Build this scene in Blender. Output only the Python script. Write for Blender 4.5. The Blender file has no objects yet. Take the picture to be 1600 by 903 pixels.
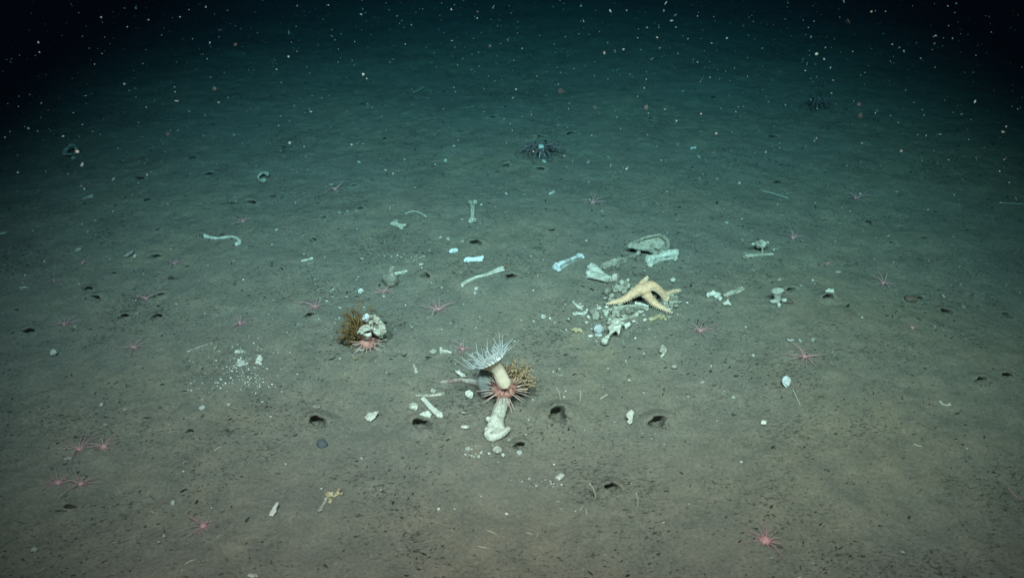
import bpy, bmesh, math, random
import numpy as np
from mathutils import Vector, Matrix

S = bpy.context.scene
COL = S.collection
R = math.radians
rnd = random.Random(7)

# ------------------------------------------------------------------ camera
CAM_H, PITCH, F = 1.18, R(31.0), 1386.0          # F in pixels of a 1600 wide frame
cam_d = bpy.data.cameras.new('camera'); cam = bpy.data.objects.new('camera', cam_d); COL.objects.link(cam)
cam.location = (0, 0, CAM_H); cam.rotation_euler = (R(90) - PITCH, 0, 0)
cam_d.sensor_fit = 'HORIZONTAL'; cam_d.angle_x = 2 * math.atan(800 / F)
cam_d.dof.use_dof = True; cam_d.dof.focus_distance = 2.15; cam_d.dof.aperture_fstop = 5.0
cam_d.clip_start = 0.02; cam_d.clip_end = 200
S.camera = cam

# ------------------------------------------------------------------ world: the unlit deep water above
W = bpy.data.worlds.new('World'); S.world = W; W.use_nodes = True
bg = W.node_tree.nodes['Background']
bg.inputs[0].default_value = (0.05, 0.16, 0.75, 1); bg.inputs[1].default_value = 0.012

# ------------------------------------------------------------------ the vehicle's two lamps, high over the camera
def spot(name, loc, aim, power, angle, blend, col, size=0.05):
    d = bpy.data.lights.new(name, 'SPOT'); d.energy = power; d.spot_size = R(angle); d.spot_blend = blend
    d.color = col; d.shadow_soft_size = size
    o = bpy.data.objects.new(name, d); COL.objects.link(o); o.location = loc
    o.rotation_euler = (Vector(aim) - Vector(loc)).to_track_quat('-Z', 'Y').to_euler()
    return o
LC = (1.0, 0.286, 0.200)      # the lamp colour carries the camera's white balance for these water path lengths
LP = 1840
spot('lamp_port', (-0.68, 0.0, 2.3), (-0.25, 2.6, 0), LP, 55.2, 1.0, LC)
spot('lamp_starboard', (0.68, 0.0, 2.3), (0.36, 2.62, 0), LP * 1.04, 56.5, 1.0, (1.0, 0.30, 0.180))
spot('lamp_middle', (0.0, 0.0, 2.4), (0.036, 1.744, 0), LP * 0.84, 61.9, 1.0, LC)

S.view_settings.view_transform = 'Standard'; S.view_settings.look = 'None'
S.view_settings.exposure = 0.0; S.view_settings.gamma = 1.0
S.render.engine = 'CYCLES'
S.cycles.use_denoising = True
S.cycles.volume_bounces = 0; S.cycles.max_bounces = 5; S.cycles.diffuse_bounces = 2
S.cycles.filter_width = 1.5

# ------------------------------------------------------------------ numeric helpers
def _h(ix, iy, iz, seed):
    n = (ix.astype(np.int64) * 374761393 + iy.astype(np.int64) * 668265263 + iz.astype(np.int64) * 2147483647 + seed * 974711) & 0xffffffff
    n = ((n ^ (n >> 13)) * 1274126177) & 0xffffffff
    n = ((n ^ (n >> 16)) * 2246822519) & 0xffffffff
    return ((n ^ (n >> 15)) & 0xffffff) / float(0xffffff)
def vnoise(P, scale, seed=0):
    P = np.asarray(P, float) * scale
    i = np.floor(P); f = P - i; f = f * f * f * (f * (f * 6 - 15) + 10)
    r = 0
    for dx in (0, 1):
        for dy in (0, 1):
            for dz in (0, 1):
                w = (f[:, 0] if dx else 1 - f[:, 0]) * (f[:, 1] if dy else 1 - f[:, 1]) * (f[:, 2] if dz else 1 - f[:, 2])
                r = r + w * _h(i[:, 0] + dx, i[:, 1] + dy, i[:, 2] + dz, seed)
    return r * 2 - 1
def Harr(x, y):
    P = np.stack([x, y, np.zeros_like(x)], 1)
    return (0.016 * vnoise(P, 1.3, 1) + 0.006 * vnoise(P, 4.1, 2) + 0.0027 * vnoise(P, 11, 3)
            + 0.0016 * vnoise(P, 27, 4) + 0.0013 * vnoise(P, 60, 5))
def H(x, y): return float(Harr(np.array([x], float), np.array([y], float))[0])

cp, sp = math.cos(PITCH), math.sin(PITCH)
def ray(u, v):
    a, b = (u - 800) / F, -(v - 451.5) / F
    return Vector((a, cp + b * sp, -sp + b * cp))
def px(u, v, z=0.0):
    d = ray(u, v); h = z
    for _ in range(5):
        t = (CAM_H - h) / -d.z
        p = Vector((d.x * t, d.y * t, 0)); h = H(p.x, p.y) + z
    return Vector((p.x, p.y, h))
def at(u, v, y):                                  # point of the vertical plane y = const seen at a pixel
    d = ray(u, v); t = y / d.y
    return Vector((d.x * t, y, CAM_H + d.z * t))
def mpp(u, v):                                    # metres per photo pixel on the ground there
    p = px(u, v); return (p.y * cp + (CAM_H - p.z) * sp) / F
def dep(v): return PITCH + math.atan((v - 451.5) / F)

# ------------------------------------------------------------------ materials
def new_mat(name):
    m = bpy.data.materials.new(name); m.use_nodes = True
    nt = m.node_tree; b = nt.nodes['Principled BSDF']
    return m, nt, b
def nd(nt, t, **kw):
    n = nt.nodes.new(t)
    for k, v in kw.items(): setattr(n, k, v)
    return n
def noise(nt, vec, scale, detail=4, rough=0.55, dist=0.0):
    n = nd(nt, 'ShaderNodeTexNoise'); n.inputs['Scale'].default_value = scale
    n.inputs['Detail'].default_value = detail; n.inputs['Roughness'].default_value = rough
    n.inputs['Distortion'].default_value = dist
    nt.links.new(vec, n.inputs['Vector']); return n.outputs['Fac']
def ramp(nt, fac, stops):
    r = nd(nt, 'ShaderNodeValToRGB'); e = r.color_ramp.elements
    while len(e) < len(stops): e.new(0.5)
    for k, (p, c) in enumerate(stops):
        e[k].position = p; e[k].color = (*c, 1) if len(c) == 3 else c
    nt.links.new(fac, r.inputs[0]); return r.outputs[0]
def mix(nt, fac, a, b, mode='MIX'):
    m = nd(nt, 'ShaderNodeMix', data_type='RGBA', blend_type=mode)
    for sock, val in ((m.inputs[0], fac), (m.inputs[6], a), (m.inputs[7], b)):
        if isinstance(val, (int, float)): sock.default_value = val
        elif isinstance(val, tuple): sock.default_value = (*val, 1)
        else: nt.links.new(val, sock)
    return m.outputs[2]
def bump(nt, b, h, strength, dist):
    n = nd(nt, 'ShaderNodeBump'); n.inputs['Strength'].default_value = strength; n.inputs['Distance'].default_value = dist
    nt.links.new(h, n.inputs['Height'])
    prev = b.inputs['Normal'].links
    if prev: nt.links.new(prev[0].from_socket, n.inputs['Normal'])
    nt.links.new(n.outputs[0], b.inputs['Normal'])
def mathn(nt, op, a, b):
    n = nd(nt, 'ShaderNodeMath', operation=op)
    for s_, v_ in ((n.inputs[0], a), (n.inputs[1], b)):
        if isinstance(v_, (int, float)): s_.default_value = v_
        else: nt.links.new(v_, s_)
    return n.outputs[0]

def mud_material():
    m, nt, b = new_mat('mud')
    pos = nd(nt, 'ShaderNodeNewGeometry').outputs['Position']
    mp = nd(nt, 'ShaderNodeMapping'); mp.inputs['Rotation'].default_value = (0, 0, R(-38)); mp.inputs['Scale'].default_value = (1, 1.9, 1)
    nt.links.new(pos, mp.inputs['Vector']); str_ = mp.outputs[0]
    big = noise(nt, pos, 1.7, 3)
    mid = noise(nt, pos, 16, 5, 0.6)
    fine = noise(nt, pos, 150, 5, 0.65)
    c = ramp(nt, big, [(0.3, (0.182, 0.170, 0.149)), (0.7, (0.244, 0.199, 0.147))])
    c = mix(nt, ramp(nt, mid, [(0.35, (0, 0, 0)), (0.72, (1, 1, 1))]), c, (0.150, 0.140, 0.119))
    c = mix(nt, 0.55, c, ramp(nt, fine, [(0.3, (0.55, 0.55, 0.55)), (0.7, (1.35, 1.35, 1.35))]), 'MULTIPLY')
    # dark organic flecks, gathered in patches
    fl = noise(nt, str_, 105, 4, 0.6, 0.8)
    patch = noise(nt, pos, 4.5, 4)
    thr = mathn(nt, 'ADD', fl, mathn(nt, 'MULTIPLY', patch, 0.46))
    flm = ramp(nt, thr, [(0.812, (0, 0, 0)), (0.90, (1, 1, 1))])
    c = mix(nt, mathn(nt, 'MULTIPLY', flm, 0.75), c, (0.040, 0.036, 0.031))
    nt.links.new(c, b.inputs['Base Color']); b.inputs['Roughness'].default_value = 0.95
    b.inputs['Specular IOR Level'].default_value = 0.15
    bump(nt, b, noise(nt, pos, 75, 6, 0.68), 0.6, 0.006)
    bump(nt, b, noise(nt, pos, 230, 4, 0.65), 0.7, 0.0025)
    return m
MUD = mud_material()

def bone_material(name, base, stain, dark, amount=0.5):
    m, nt, b = new_mat(name)
    tc = nd(nt, 'ShaderNodeTexCoord').outputs['Object']
    oi = nd(nt, 'ShaderNodeObjectInfo').outputs['Random']
    off = nd(nt, 'ShaderNodeVectorMath', operation='ADD'); nt.links.new(tc, off.inputs[0])
    cx = nd(nt, 'ShaderNodeCombineXYZ'); nt.links.new(mathn(nt, 'MULTIPLY', oi, 37.0), cx.inputs[0]); nt.links.new(cx.outputs[0], off.inputs[1])
    v = off.outputs[0]
    n1 = noise(nt, v, 38, 5, 0.65); n2 = noise(nt, v, 150, 4, 0.7); n3 = noise(nt, v, 420, 3, 0.6)
    c = mix(nt, mathn(nt, 'MULTIPLY', ramp(nt, n1, [(0.46, (0, 0, 0)), (0.57, (1, 1, 1))]), amount), base, stain)
    c = mix(nt, mathn(nt, 'MULTIPLY', ramp(nt, n2, [(0.54, (0, 0, 0)), (0.68, (1, 1, 1))]), amount), c, dark)
    c = mix(nt, 0.55, c, ramp(nt, n3, [(0.3, (0.6, 0.6, 0.6)), (0.7, (1.2, 1.2, 1.2))]), 'MULTIPLY')
    nt.links.new(c, b.inputs['Base Color']); b.inputs['Roughness'].default_value = 0.8
    b.inputs['Specular IOR Level'].default_value = 0.25
    bump(nt, b, n2, 0.8, 0.005); bump(nt, b, n3, 0.5, 0.002)
    return m
BONE = bone_material('bone', (0.528, 0.486, 0.408), (0.257, 0.233, 0.176), (0.11, 0.095, 0.07), 0.8)
BONE_W = bone_material('bone_white', (0.669, 0.632, 0.568), (0.380, 0.349, 0.290), (0.17, 0.15, 0.115), 0.65)
BONE_Y = bone_material('bone_yellow', (0.581, 0.469, 0.310), (0.314, 0.242, 0.142), (0.14, 0.105, 0.06), 0.75)
BONE_G = bone_material('bone_grey', (0.396, 0.361, 0.301), (0.209, 0.191, 0.152), (0.10, 0.09, 0.07), 0.85)
BONE_B = bone_material('bone_blue', (0.68, 0.69, 0.72), (0.38, 0.38, 0.37), (0.15, 0.15, 0.14), 0.85)
BONE_GLOW = bone_material('bone_blue_white', (0.80, 0.82, 0.84), (0.58, 0.64, 0.70), (0.24, 0.29, 0.34), 0.6)
BONE_P = bone_material('bone_pink', (0.546, 0.473, 0.421), (0.285, 0.191, 0.171), (0.12, 0.09, 0.075), 0.95)
SHELL = bone_material('shell', (0.64, 0.62, 0.55), (0.34, 0.32, 0.265), (0.2, 0.18, 0.145), 0.7)
CHIP = bone_material('shell_white', (0.80, 0.79, 0.74), (0.46, 0.44, 0.38), (0.24, 0.22, 0.175), 0.5)

def soft_material(name, c1, c2, scale=60, sub=0.0, rough=0.6, trans=0.0, alpha=1.0, spec=0.3):
    m, nt, b = new_mat(name)
    tc = nd(nt, 'ShaderNodeTexCoord').outputs['Object']
    c = ramp(nt, noise(nt, tc, scale, 4, 0.6), [(0.35, c1), (0.68, c2)])
    nt.links.new(c, b.inputs['Base Color']); b.inputs['Roughness'].default_value = rough
    b.inputs['Specular IOR Level'].default_value = spec
    if sub:
        b.inputs['Subsurface Weight'].default_value = sub; b.inputs['Subsurface Radius'].default_value = (0.012, 0.008, 0.006)
        b.inputs['Subsurface Scale'].default_value = 1.0
    if alpha < 1: b.inputs['Alpha'].default_value = alpha
    return m
PINK = soft_material('pink_flesh', (0.50, 0.20, 0.22), (0.58, 0.32, 0.32), 300, alpha=0.92)
PINK_T = soft_material('pink_tentacle', (0.52, 0.26, 0.29), (0.60, 0.36, 0.38), 60, alpha=0.58)
STAR = soft_material('sea_star_skin', (0.56, 0.325, 0.20), (0.70, 0.46, 0.315), 110, rough=0.75)
STAR_S = soft_material('sea_star_spine', (0.70, 0.58, 0.43), (0.78, 0.68, 0.54), 70)
COLUMN = soft_material('anemone_column', (0.54, 0.42, 0.325), (0.66, 0.56, 0.46), 70, sub=0.35)
TENT = soft_material('anemone_tentacle', (0.40, 0.44, 0.46), (0.52, 0.56, 0.58), 90, alpha=0.55)
DISC = soft_material('anemone_disc', (0.55, 0.55, 0.52), (0.66, 0.68, 0.66), 60)
URCHIN = soft_material('urchin_body', (0.44, 0.16, 0.14), (0.56, 0.30, 0.25), 220)
SPINE = soft_material('urchin_spine', (0.52, 0.34, 0.30), (0.62, 0.48, 0.43), 60)
WEED = soft_material('brown_weed', (0.135, 0.072, 0.024), (0.26, 0.15, 0.055), 70)
TUFT = soft_material('tan_hydroid', (0.25, 0.17, 0.095), (0.44, 0.32, 0.20), 110)
GREYSQ = soft_material('grey_sponge', (0.24, 0.26, 0.26), (0.33, 0.36, 0.36), 40, alpha=0.85)
STONE = soft_material('stone', (0.065, 0.075, 0.085), (0.10, 0.11, 0.12), 90, rough=0.9)
DEBRIS = soft_material('dark_debris', (0.018, 0.016, 0.014), (0.060, 0.053, 0.044), 30, rough=0.95, spec=0.1)
TUBE = soft_material('worm_tube_skin', (0.40, 0.36, 0.28), (0.55, 0.50, 0.40), 40)
WHIP = soft_material('sea_whip_skin', (0.30, 0.29, 0.26), (0.42, 0.41, 0.37), 20)
SNOW = soft_material('snow_particle', (0.09, 0.105, 0.105), (0.29, 0.315, 0.31), 6, rough=0.9, spec=0.1)
FEATH = soft_material('feather_star_arm', (0.045, 0.038, 0.042), (0.26, 0.20, 0.21), 190)
FEATHC = soft_material('feather_star_centre', (0.40, 0.42, 0.39), (0.55, 0.56, 0.52), 90)
FEATHD = soft_material('feather_star_dim', (0.10, 0.09, 0.09), (0.20, 0.18, 0.18), 90)
LUMP = soft_material('brown_lump', (0.10, 0.075, 0.06), (0.16, 0.11, 0.09), 90, rough=0.95)

# ------------------------------------------------------------------ mesh helpers
def catmull(P, n):
    P = np.asarray(P, float); k = len(P)
    if k == 2: return np.array([P[0] + (P[1] - P[0]) * t for t in np.linspace(0, 1, n)])
    Q = np.vstack([2 * P[0] - P[1], P, 2 * P[-1] - P[-2]]); out = []
    for t in np.linspace(0, k - 1 - 1e-9, n):
        i = int(t); f = t - i; a, b, c, d = Q[i:i + 4]
        out.append(0.5 * (2 * b + (c - a) * f + (2 * a - 5 * b + 4 * c - d) * f * f + (3 * b - a - 3 * c + d) * f ** 3))
    return np.array(out)
class MB:
    def __init__(s): s.v = []; s.f = []
    def loft(s, P, a, b=None, seg=12, n=None, up=(0, 0, 1), cap=True, ridge=0.0, ph=0.0):
        P = np.asarray([tuple(p) for p in P], float)
        a = np.asarray(a, float); b = a if b is None else np.asarray(b, float)
        if n:
            t0 = np.linspace(0, 1, len(P)); ta = np.linspace(0, 1, len(a)); tt = np.linspace(0, 1, n)
            P = catmull(P, n); a = np.interp(tt, ta, a); b = np.interp(tt, np.linspace(0, 1, len(b)), b)
        n = len(P); T = np.gradient(P, axis=0); up = np.asarray(up, float); o = len(s.v)
        for i in range(n):
            t = T[i] / (np.linalg.norm(T[i]) + 1e-12); sd = np.cross(t, up)
            if np.linalg.norm(sd) < 1e-3: sd = np.cross(t, (1, 0, 0.2))
            sd /= np.linalg.norm(sd); u = np.cross(sd, t)
            for k in range(seg):
                g = 2 * math.pi * k / seg; q = 1 + ridge * math.cos(3 * g + ph + 1.6 * i / n) + 0.5 * ridge * math.cos(2 * g - ph)
                s.v.append(tuple(P[i] + sd * a[i] * q * math.cos(g) + u * b[i] * q * math.sin(g)))
        for i in range(n - 1):
            for k in range(seg):
                k2 = (k + 1) % seg
                s.f.append((o + i * seg + k, o + i * seg + k2, o + (i + 1) * seg + k2, o + (i + 1) * seg + k))
        if cap:
            s.f.append(tuple(o + k for k in range(seg - 1, -1, -1)))
            s.f.append(tuple(o + (n - 1) * seg + k for k in range(seg)))
        return s
    def blob(s, c, r, seg=12, rings=8, rot=None):
        c = Vector(c); r = (r, r, r) if isinstance(r, (int, float)) else r; o = len(s.v)
        M = rot or Matrix.Identity(3)
        s.v.append(tuple(c + M @ Vector((0, 0, r[2]))))
        for i in range(1, rings):
            th = math.pi * i / rings
            for k in range(seg):
                g = 2 * math.pi * k / seg
                s.v.append(tuple(c + M @ Vector((r[0] * math.sin(th) * math.cos(g), r[1] * math.sin(th) * math.sin(g), r[2] * math.cos(th)))))
        s.v.append(tuple(c + M @ Vector((0, 0, -r[2])))); e = len(s.v) - 1
        for k in range(seg):
            s.f.append((o, o + 1 + k, o + 1 + (k + 1) % seg))
            s.f.append((e, e - seg + (k + 1) % seg, e - seg + k))
        for i in range(rings - 2):
            for k in range(seg):
                k2 = (k + 1) % seg; q = o + 1 + i * seg
                s.f.append((q + k, q + seg + k, q + seg + k2, q + k2))
        return s
    def slab(s, pts, nrm, th):
        o = len(s.v); n = len(pts); nv = Vector(nrm).normalized() * (th / 2)
        for p in pts: s.v.append(tuple(Vector(p) + nv))
        for p in pts: s.v.append(tuple(Vector(p) - nv))
        s.f.append(tuple(range(o, o + n))); s.f.append(tuple(range(o + 2 * n - 1, o + n - 1, -1)))
        for k in range(n):
            k2 = (k + 1) % n; s.f.append((o + k, o + n + k, o + n + k2, o + k2))
        return s
    def cone(s, p, q, r, seg=4):
        p, q = Vector(p), Vector(q); t = (q - p).normalized(); a = t.orthogonal().normalized(); b = t.cross(a); o = len(s.v)
        for k in range(seg):
            g = 2 * math.pi * k / seg; s.v.append(tuple(p + (a * math.cos(g) + b * math.sin(g)) * r))
        s.v.append(tuple(q))
        for k in range(seg): s.f.append((o + k, o + (k + 1) % seg, o + seg))
        return s
    def mesh(s, name, org=Vector((0, 0, 0)), remesh=None, smooth=2, rough=None, seed=0):
        org = Vector(org)
        V = np.array(s.v, float) - np.array(org)
        me = bpy.data.meshes.new(name); me.from_pydata(V.tolist(), [], s.f); me.update()
        bm = bmesh.new(); bm.from_mesh(me); bmesh.ops.recalc_face_normals(bm, faces=bm.faces); bm.to_mesh(me); bm.free()
        if remesh:
            t = bpy.data.objects.new('t', me); COL.objects.link(t)
            md = t.modifiers.new('r', 'REMESH'); md.mode = 'VOXEL'; md.voxel_size = remesh
            if smooth:
                sm = t.modifiers.new('s', 'SMOOTH'); sm.iterations = smooth; sm.factor = 0.5
            dg = bpy.context.evaluated_depsgraph_get(); dg.update()
            m2 = bpy.data.meshes.new_from_object(t.evaluated_get(dg))
            bpy.data.objects.remove(t); bpy.data.meshes.remove(me); me = m2; me.name = name
        if rough and len(me.vertices):
            n = len(me.vertices); co = np.empty(n * 3); me.vertices.foreach_get('co', co); co = co.reshape(-1, 3)
            no = np.empty(n * 3); me.vertex_normals.foreach_get('vector', no); no = no.reshape(-1, 3)
            w = co + np.array(org)
            for amp, sc_ in rough: co = co + no * (amp * vnoise(w, sc_, seed + 11))[:, None]
            me.vertices.foreach_set('co', co.ravel())
        me.polygons.foreach_set('use_smooth', [True] * len(me.polygons)); me.update()
        return me
def tag(o, label=None, cat=None, group=None, kind=None):
    if label: o['label'] = label
    if cat: o['category'] = cat
    if group: o['group'] = group
    if kind: o['kind'] = kind
    return o
def link(name, me, mat, parent=None, loc=(0, 0, 0)):
    o = bpy.data.objects.new(name, me); COL.objects.link(o); o.location = loc
    if mat and not me.materials: me.materials.append(mat)
    if parent: o.parent = parent
    return o
def empty(name, loc, rz=0.0):
    o = bpy.data.objects.new(name, None); COL.objects.link(o); o.location = loc; o.rotation_euler = (0, 0, rz)
    o.empty_display_size = 0.02; return o
def solid(name, mb, mat, org, label=None, cat=None, group=None, remesh=None, smooth=2, rough=None, parent=None):
    o = link(name, mb.mesh(name, org, remesh, smooth, rough, rnd.randrange(999)), mat, None, org)
    if parent: o.parent = parent; o.location = Vector(org) - parent.location
    return tag(o, label, cat, group)

# ------------------------------------------------------------------ labels that place a small thing by its neighbour
LAND = [(1005, 458, 'the cream sea star'), (775, 560, 'the tall white anemone'), (572, 512, 'the heap with brown weed'),
        (755, 432, 'the long slender bone'), (738, 330, 'the dumbbell shaped bone'), (740, 404, 'the bright blue white bone'),
        (1215, 463, 'the hourglass vertebra'), (1138, 460, 'the paddle shaped bone'), (845, 237, 'the feather star'),
        (1015, 380, 'the curved shoulder blade'), (347, 373, 'the hooked bone'), (515, 780, 'the yellowish jointed bone'),
        (1229, 596, 'the round bluish shell'), (775, 665, 'the flared urchin bone'), (935, 516, 'the ball shaped bone'),
        (580, 651, 'the broad pale flake'), (1195, 845, 'the long armed pink anemone'), (1187, 390, 'the lacy vertebra'),
        (386, 566, 'the two crumbling white bones'), (888, 411, 'the blue stained bone'), (428, 795, 'the ragged white splinter'),
        (985, 651, 'the upright pale flake'), (145, 728, 'the four clustered pink anemones'), (318, 821, 'the front edge pink anemone'),
        (113, 238, 'the coiled pale strand'), (412, 280, 'the pale ring'), (610, 433, 'the grey cup sponge'), (503, 691, 'the grey stone'),
        (1380, 443, 'the right hand pink anemone'), (83, 551, 'the pale round shell'), (1537, 596, 'the right hand burrow')]
USED = {}
def where(u, v, k=0):
    c = sorted((math.hypot(u - a, (v - b) * 1.3), a, b, s) for a, b, s in LAND if math.hypot(u - a, v - b) > 7)[k]
    d, a, b, s = c; dx, dy = u - a, (v - b) * 1.5
    side = ('right of ' if dx > 0 else 'left of ') if abs(dx) > abs(dy) else ('in front of ' if dy > 0 else 'behind ')
    far = 'close ' if d < 38 else ('' if d < 80 else 'well ')
    return far + side + s
def auto(prefix, u, v):
    for k in (0, 1, 2):
        t = prefix + ' ' + where(u, v, k)
        if t not in USED: USED[t] = 1; return t
    return prefix + ' ' + where(u, v, 0)

# ================================================================== SETTING: the muddy sea floor, with openings for the burrows
BUR = [(497, 661, 36, 'large'), (660, 664, 38, 'large'), (872, 650, 46, 'large'), (1028, 661, 38, 'large'), (958, 763, 28, 'large'), (810, 698, 24, 'large'),
       (664, 432, 19, 'mid'), (800, 432, 19, 'mid'), (145, 467, 24, 'mid'), (137, 451, 13, 's'), (248, 461, 15, 's'),
       (192, 494, 15, 's'), (245, 494, 14, 's'), (45, 517, 16, 's'), (240, 402, 16, 's'), (1537, 597, 30, 'large'), (1573, 586, 14, 's'),
       (1442, 467, 14, 's'), (1480, 487, 17, 's'), (1573, 493, 15, 's'), (219, 279, 13, 's'), (229, 312, 12, 's'), (326, 272, 14, 's'),
       (301, 247, 13, 's'), (1295, 465, 20, 'mid'), (392, 316, 15, 's'), (488, 375, 12, 's'), (438, 421, 10, 's'), (744, 379, 17, 's'),  # the mid entry is no burrow: a hollow shaped as the small bone's shadow
       (552, 290, 11, 's'), (790, 259, 14, 's'), (846, 214, 15, 's'), (893, 208, 14, 's'), (770, 183, 11, 's'), (843, 264, 14, 's'),
       (735, 170, 12, 's'), (1207, 213, 12, 's'), (1357, 347, 12, 's'), (1395, 379, 10, 's'), (1152, 184, 10, 's'), (1018, 185, 10, 's'),
       (484, 492, 15, 's'), (128, 320, 11, 's'), (175, 427, 10, 's'), (600, 505, 9, 's'), (505, 340, 10, 's'), (563, 326, 12, 's'), (1237, 453, 14, 's'), (862, 360, 10, 's')]
BURR = []
for (u, v, w, k) in BUR:
    p = px(u, v); BURR.append((p, 0.5 * w * mpp(u, v) * (0.84 if k == 'large' else 1.0), u, v, k))
def graded(lo, hi, d0, out_lo, out_hi, g):
    mid = list(np.arange(lo, hi, d0)); a, s_ = lo, d0; left = []
    while a > out_lo: s_ *= g; a -= s_; left.append(a)
    b, s_ = mid[-1], d0; right = []
    while b < out_hi: s_ *= g; b += s_; right.append(b)
    return np.array(left[::-1] + mid + right)
xs = graded(-1.9, 1.9, 0.0058, -26, 26, 1.035); ys = graded(0.95, 3.4, 0.0058, -8, 34, 1.022)
X, Y = np.meshgrid(xs, ys); nx, ny = len(xs), len(ys)
Z = Harr(X.ravel(), Y.ravel()); V = np.stack([X.ravel(), Y.ravel(), Z], 1)
idx = np.arange(nx * ny).reshape(ny, nx)
Fq = np.stack([idx[:-1, :-1], idx[:-1, 1:], idx[1:, 1:], idx[1:, :-1]], -1).reshape(-1, 4)
fc = V[Fq].mean(1); keep = np.ones(len(Fq), bool)
for p, r, *_ in BURR: keep &= (((fc[:, 0] - p.x) / (1.6 * r)) ** 2 + ((fc[:, 1] - p.y) / (1.7 * r)) ** 2) > 1
Fq = Fq[keep]
me = bpy.data.meshes.new('sea_floor')
me.vertices.add(len(V)); me.vertices.foreach_set('co', V.ravel())
me.loops.add(Fq.size); me.loops.foreach_set('vertex_index', Fq.ravel().astype(np.int32))
me.polygons.add(len(Fq)); me.polygons.foreach_set('loop_start', np.arange(0, Fq.size, 4, dtype=np.int32))
me.polygons.foreach_set('loop_total', np.full(len(Fq), 4, np.int32)); me.polygons.foreach_set('use_smooth', np.ones(len(Fq), bool))
me.update(calc_edges=True); me.validate()
tag(link('sea_floor', me, MUD), kind='structure')

# water: one even body of absorbing, faintly scattering sea water round everything
hz = MB()
x0, x1, y0, y1, z0, z1 = -28, 28, -10, 36, -1.2, 2.6
hz.v = [(x0, y0, z0), (x1, y0, z0), (x1, y1, z0), (x0, y1, z0), (x0, y0, z1), (x1, y0, z1), (x1, y1, z1), (x0, y1, z1)]
hz.f = [(0, 3, 2, 1), (4, 5, 6, 7), (0, 1, 5, 4), (1, 2, 6, 5), (2, 3, 7, 6), (3, 0, 4, 7)]
hm = bpy.data.materials.new('sea_water'); hm.use_nodes = True; nt = hm.node_tree; nt.nodes.clear()
pv = nt.nodes.new('ShaderNodeVolumePrincipled'); mo = nt.nodes.new('ShaderNodeOutputMaterial'); nt.links.new(pv.outputs[0], mo.inputs['Volume'])
pv.inputs['Color'].default_value = (0.0006, 0.0020, 0.0040, 1); pv.inputs['Density'].default_value = 0.475
pv.inputs['Absorption Color'].default_value = (0.0, 0.536, 0.79, 1)
tag(solid('haze', hz, hm, (0, 0, 0)), kind='stuff')

# ------------------------------------------------------------------ burrows: a rim patch and a tunnel that dives away under the mud
def burrow(p, r, u, v, kind):
    seg = 28 if kind == 'large' else 18
    # (radius, shift back, depth at the back, depth at the front)
    lipb = rnd.uniform(0.22, 0.42); mound = 0.08
    if kind == 's': lipb *= 0.6; mound = 0.02; r *= 1.15
    prof = [(2.5, 0, 0, 0), (2.0, 0, 0, 0), (1.55, 0, 0, 0), (1.22, 0, 0, 0), (1.0, 0.0, 0, -0.08), (0.93, 0.05, lipb - 0.08, -0.28), (0.85, 0.2, lipb - 0.26, -0.5),
            (0.78, 0.6, lipb - 0.62, -0.78), (0.7, 1.2, lipb - 1.1, -1.2), (0.35, 1.6, -1.2, -1.4)]
    mb = MB(); sd = rnd.random() * 9; skew = rnd.uniform(-0.6, 0.6)
    for i, (k, sh, db, df) in enumerate(prof):
        for j in range(seg):
            g = 2 * math.pi * j / seg; fade = min(1, max(0, (2.5 - k) / 1.4)) ** 1.6; bk = 0.5 + 0.5 * math.sin(g)
            wob = 1 + (0.20 * math.sin(2 * g + sd) + 0.12 * math.sin(3 * g + sd * 2) + 0.09 * math.sin(5 * g + sd * 3)) * (max(0.15, 1 - (k - 1) / 1.2) if k > 0.8 else 0.5)
            notch = -0.13 * math.exp(-((g - math.pi * 1.5 - 0.6 * math.sin(sd)) / 0.5) ** 2)          # the front lip bulges into the mouth
            x = p.x + r * k * (wob + notch * fade) * math.cos(g) + skew * sh * r
            y = p.y + r * k * (0.76 if k < 1.3 else (0.88 if k < 1.8 else 1.0)) * (wob + 2.4 * notch * fade) * math.sin(g) + sh * r
            if i <= 4:
                cr = float(vnoise(np.array([[x, y, 0.0]]), 90, 61)[0]) * 0.26 * r * fade
                z = H(x, y) + (0.0015 + mound * r + lipb * r * bk ** 2) * fade * (1 if i < 4 else 0.9) + cr - (0.0022 if i == 0 else 0) + (df * r * (1 - bk) if i == 4 else 0)
            else: z = p.z + (db * bk + df * (1 - bk)) * r
            mb.v.append((x, y, z))
    for i in range(len(prof) - 1):
        for j in range(seg):
            j2 = (j + 1) % seg; mb.f.append((i * seg + j, i * seg + j2, (i + 1) * seg + j2, (i + 1) * seg + j))
    n = len(prof) - 1; mb.f.append(tuple(n * seg + j for j in range(seg)))
    for _ in range({'large': 34, 'mid': 14, 's': 5}[kind]):                                          # clods dug out and dropped at the lip
        g = rnd.uniform(math.pi * 0.9, math.pi * 2.1); k = rnd.uniform(0.95, 1.7); x = p.x + r * k * math.cos(g); y = p.y + r * k * 0.75 * math.sin(g); c_ = r * rnd.choice([0.04, 0.06, 0.08, 0.12, 0.17])
        mb.blob((x, y, H(x, y) + c_ * 0.4 + 0.05 * r), (c_ * rnd.uniform(.7, 1.5), c_, c_ * 0.8), 7, 5)
    size = {'large': 'wide dark burrow mouth', 'mid': 'dark crescent hollow', 's': 'small dark burrow mouth'}[kind]  # mid covers true burrows and one hollow shaped as a bone's shadow
    me = bpy.data.meshes.new('burrow'); me.from_pydata([tuple(Vector(q) - p) for q in mb.v], [], mb.f)
    me.polygons.foreach_set('use_smooth', [True] * len(me.polygons)); me.update()
    tag(link('burrow', me, MUD, None, p), auto(size + ' in the mud', u, v), 'burrow', 'burrow mouths in the mud')
for a in BURR: burrow(*a)

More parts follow.
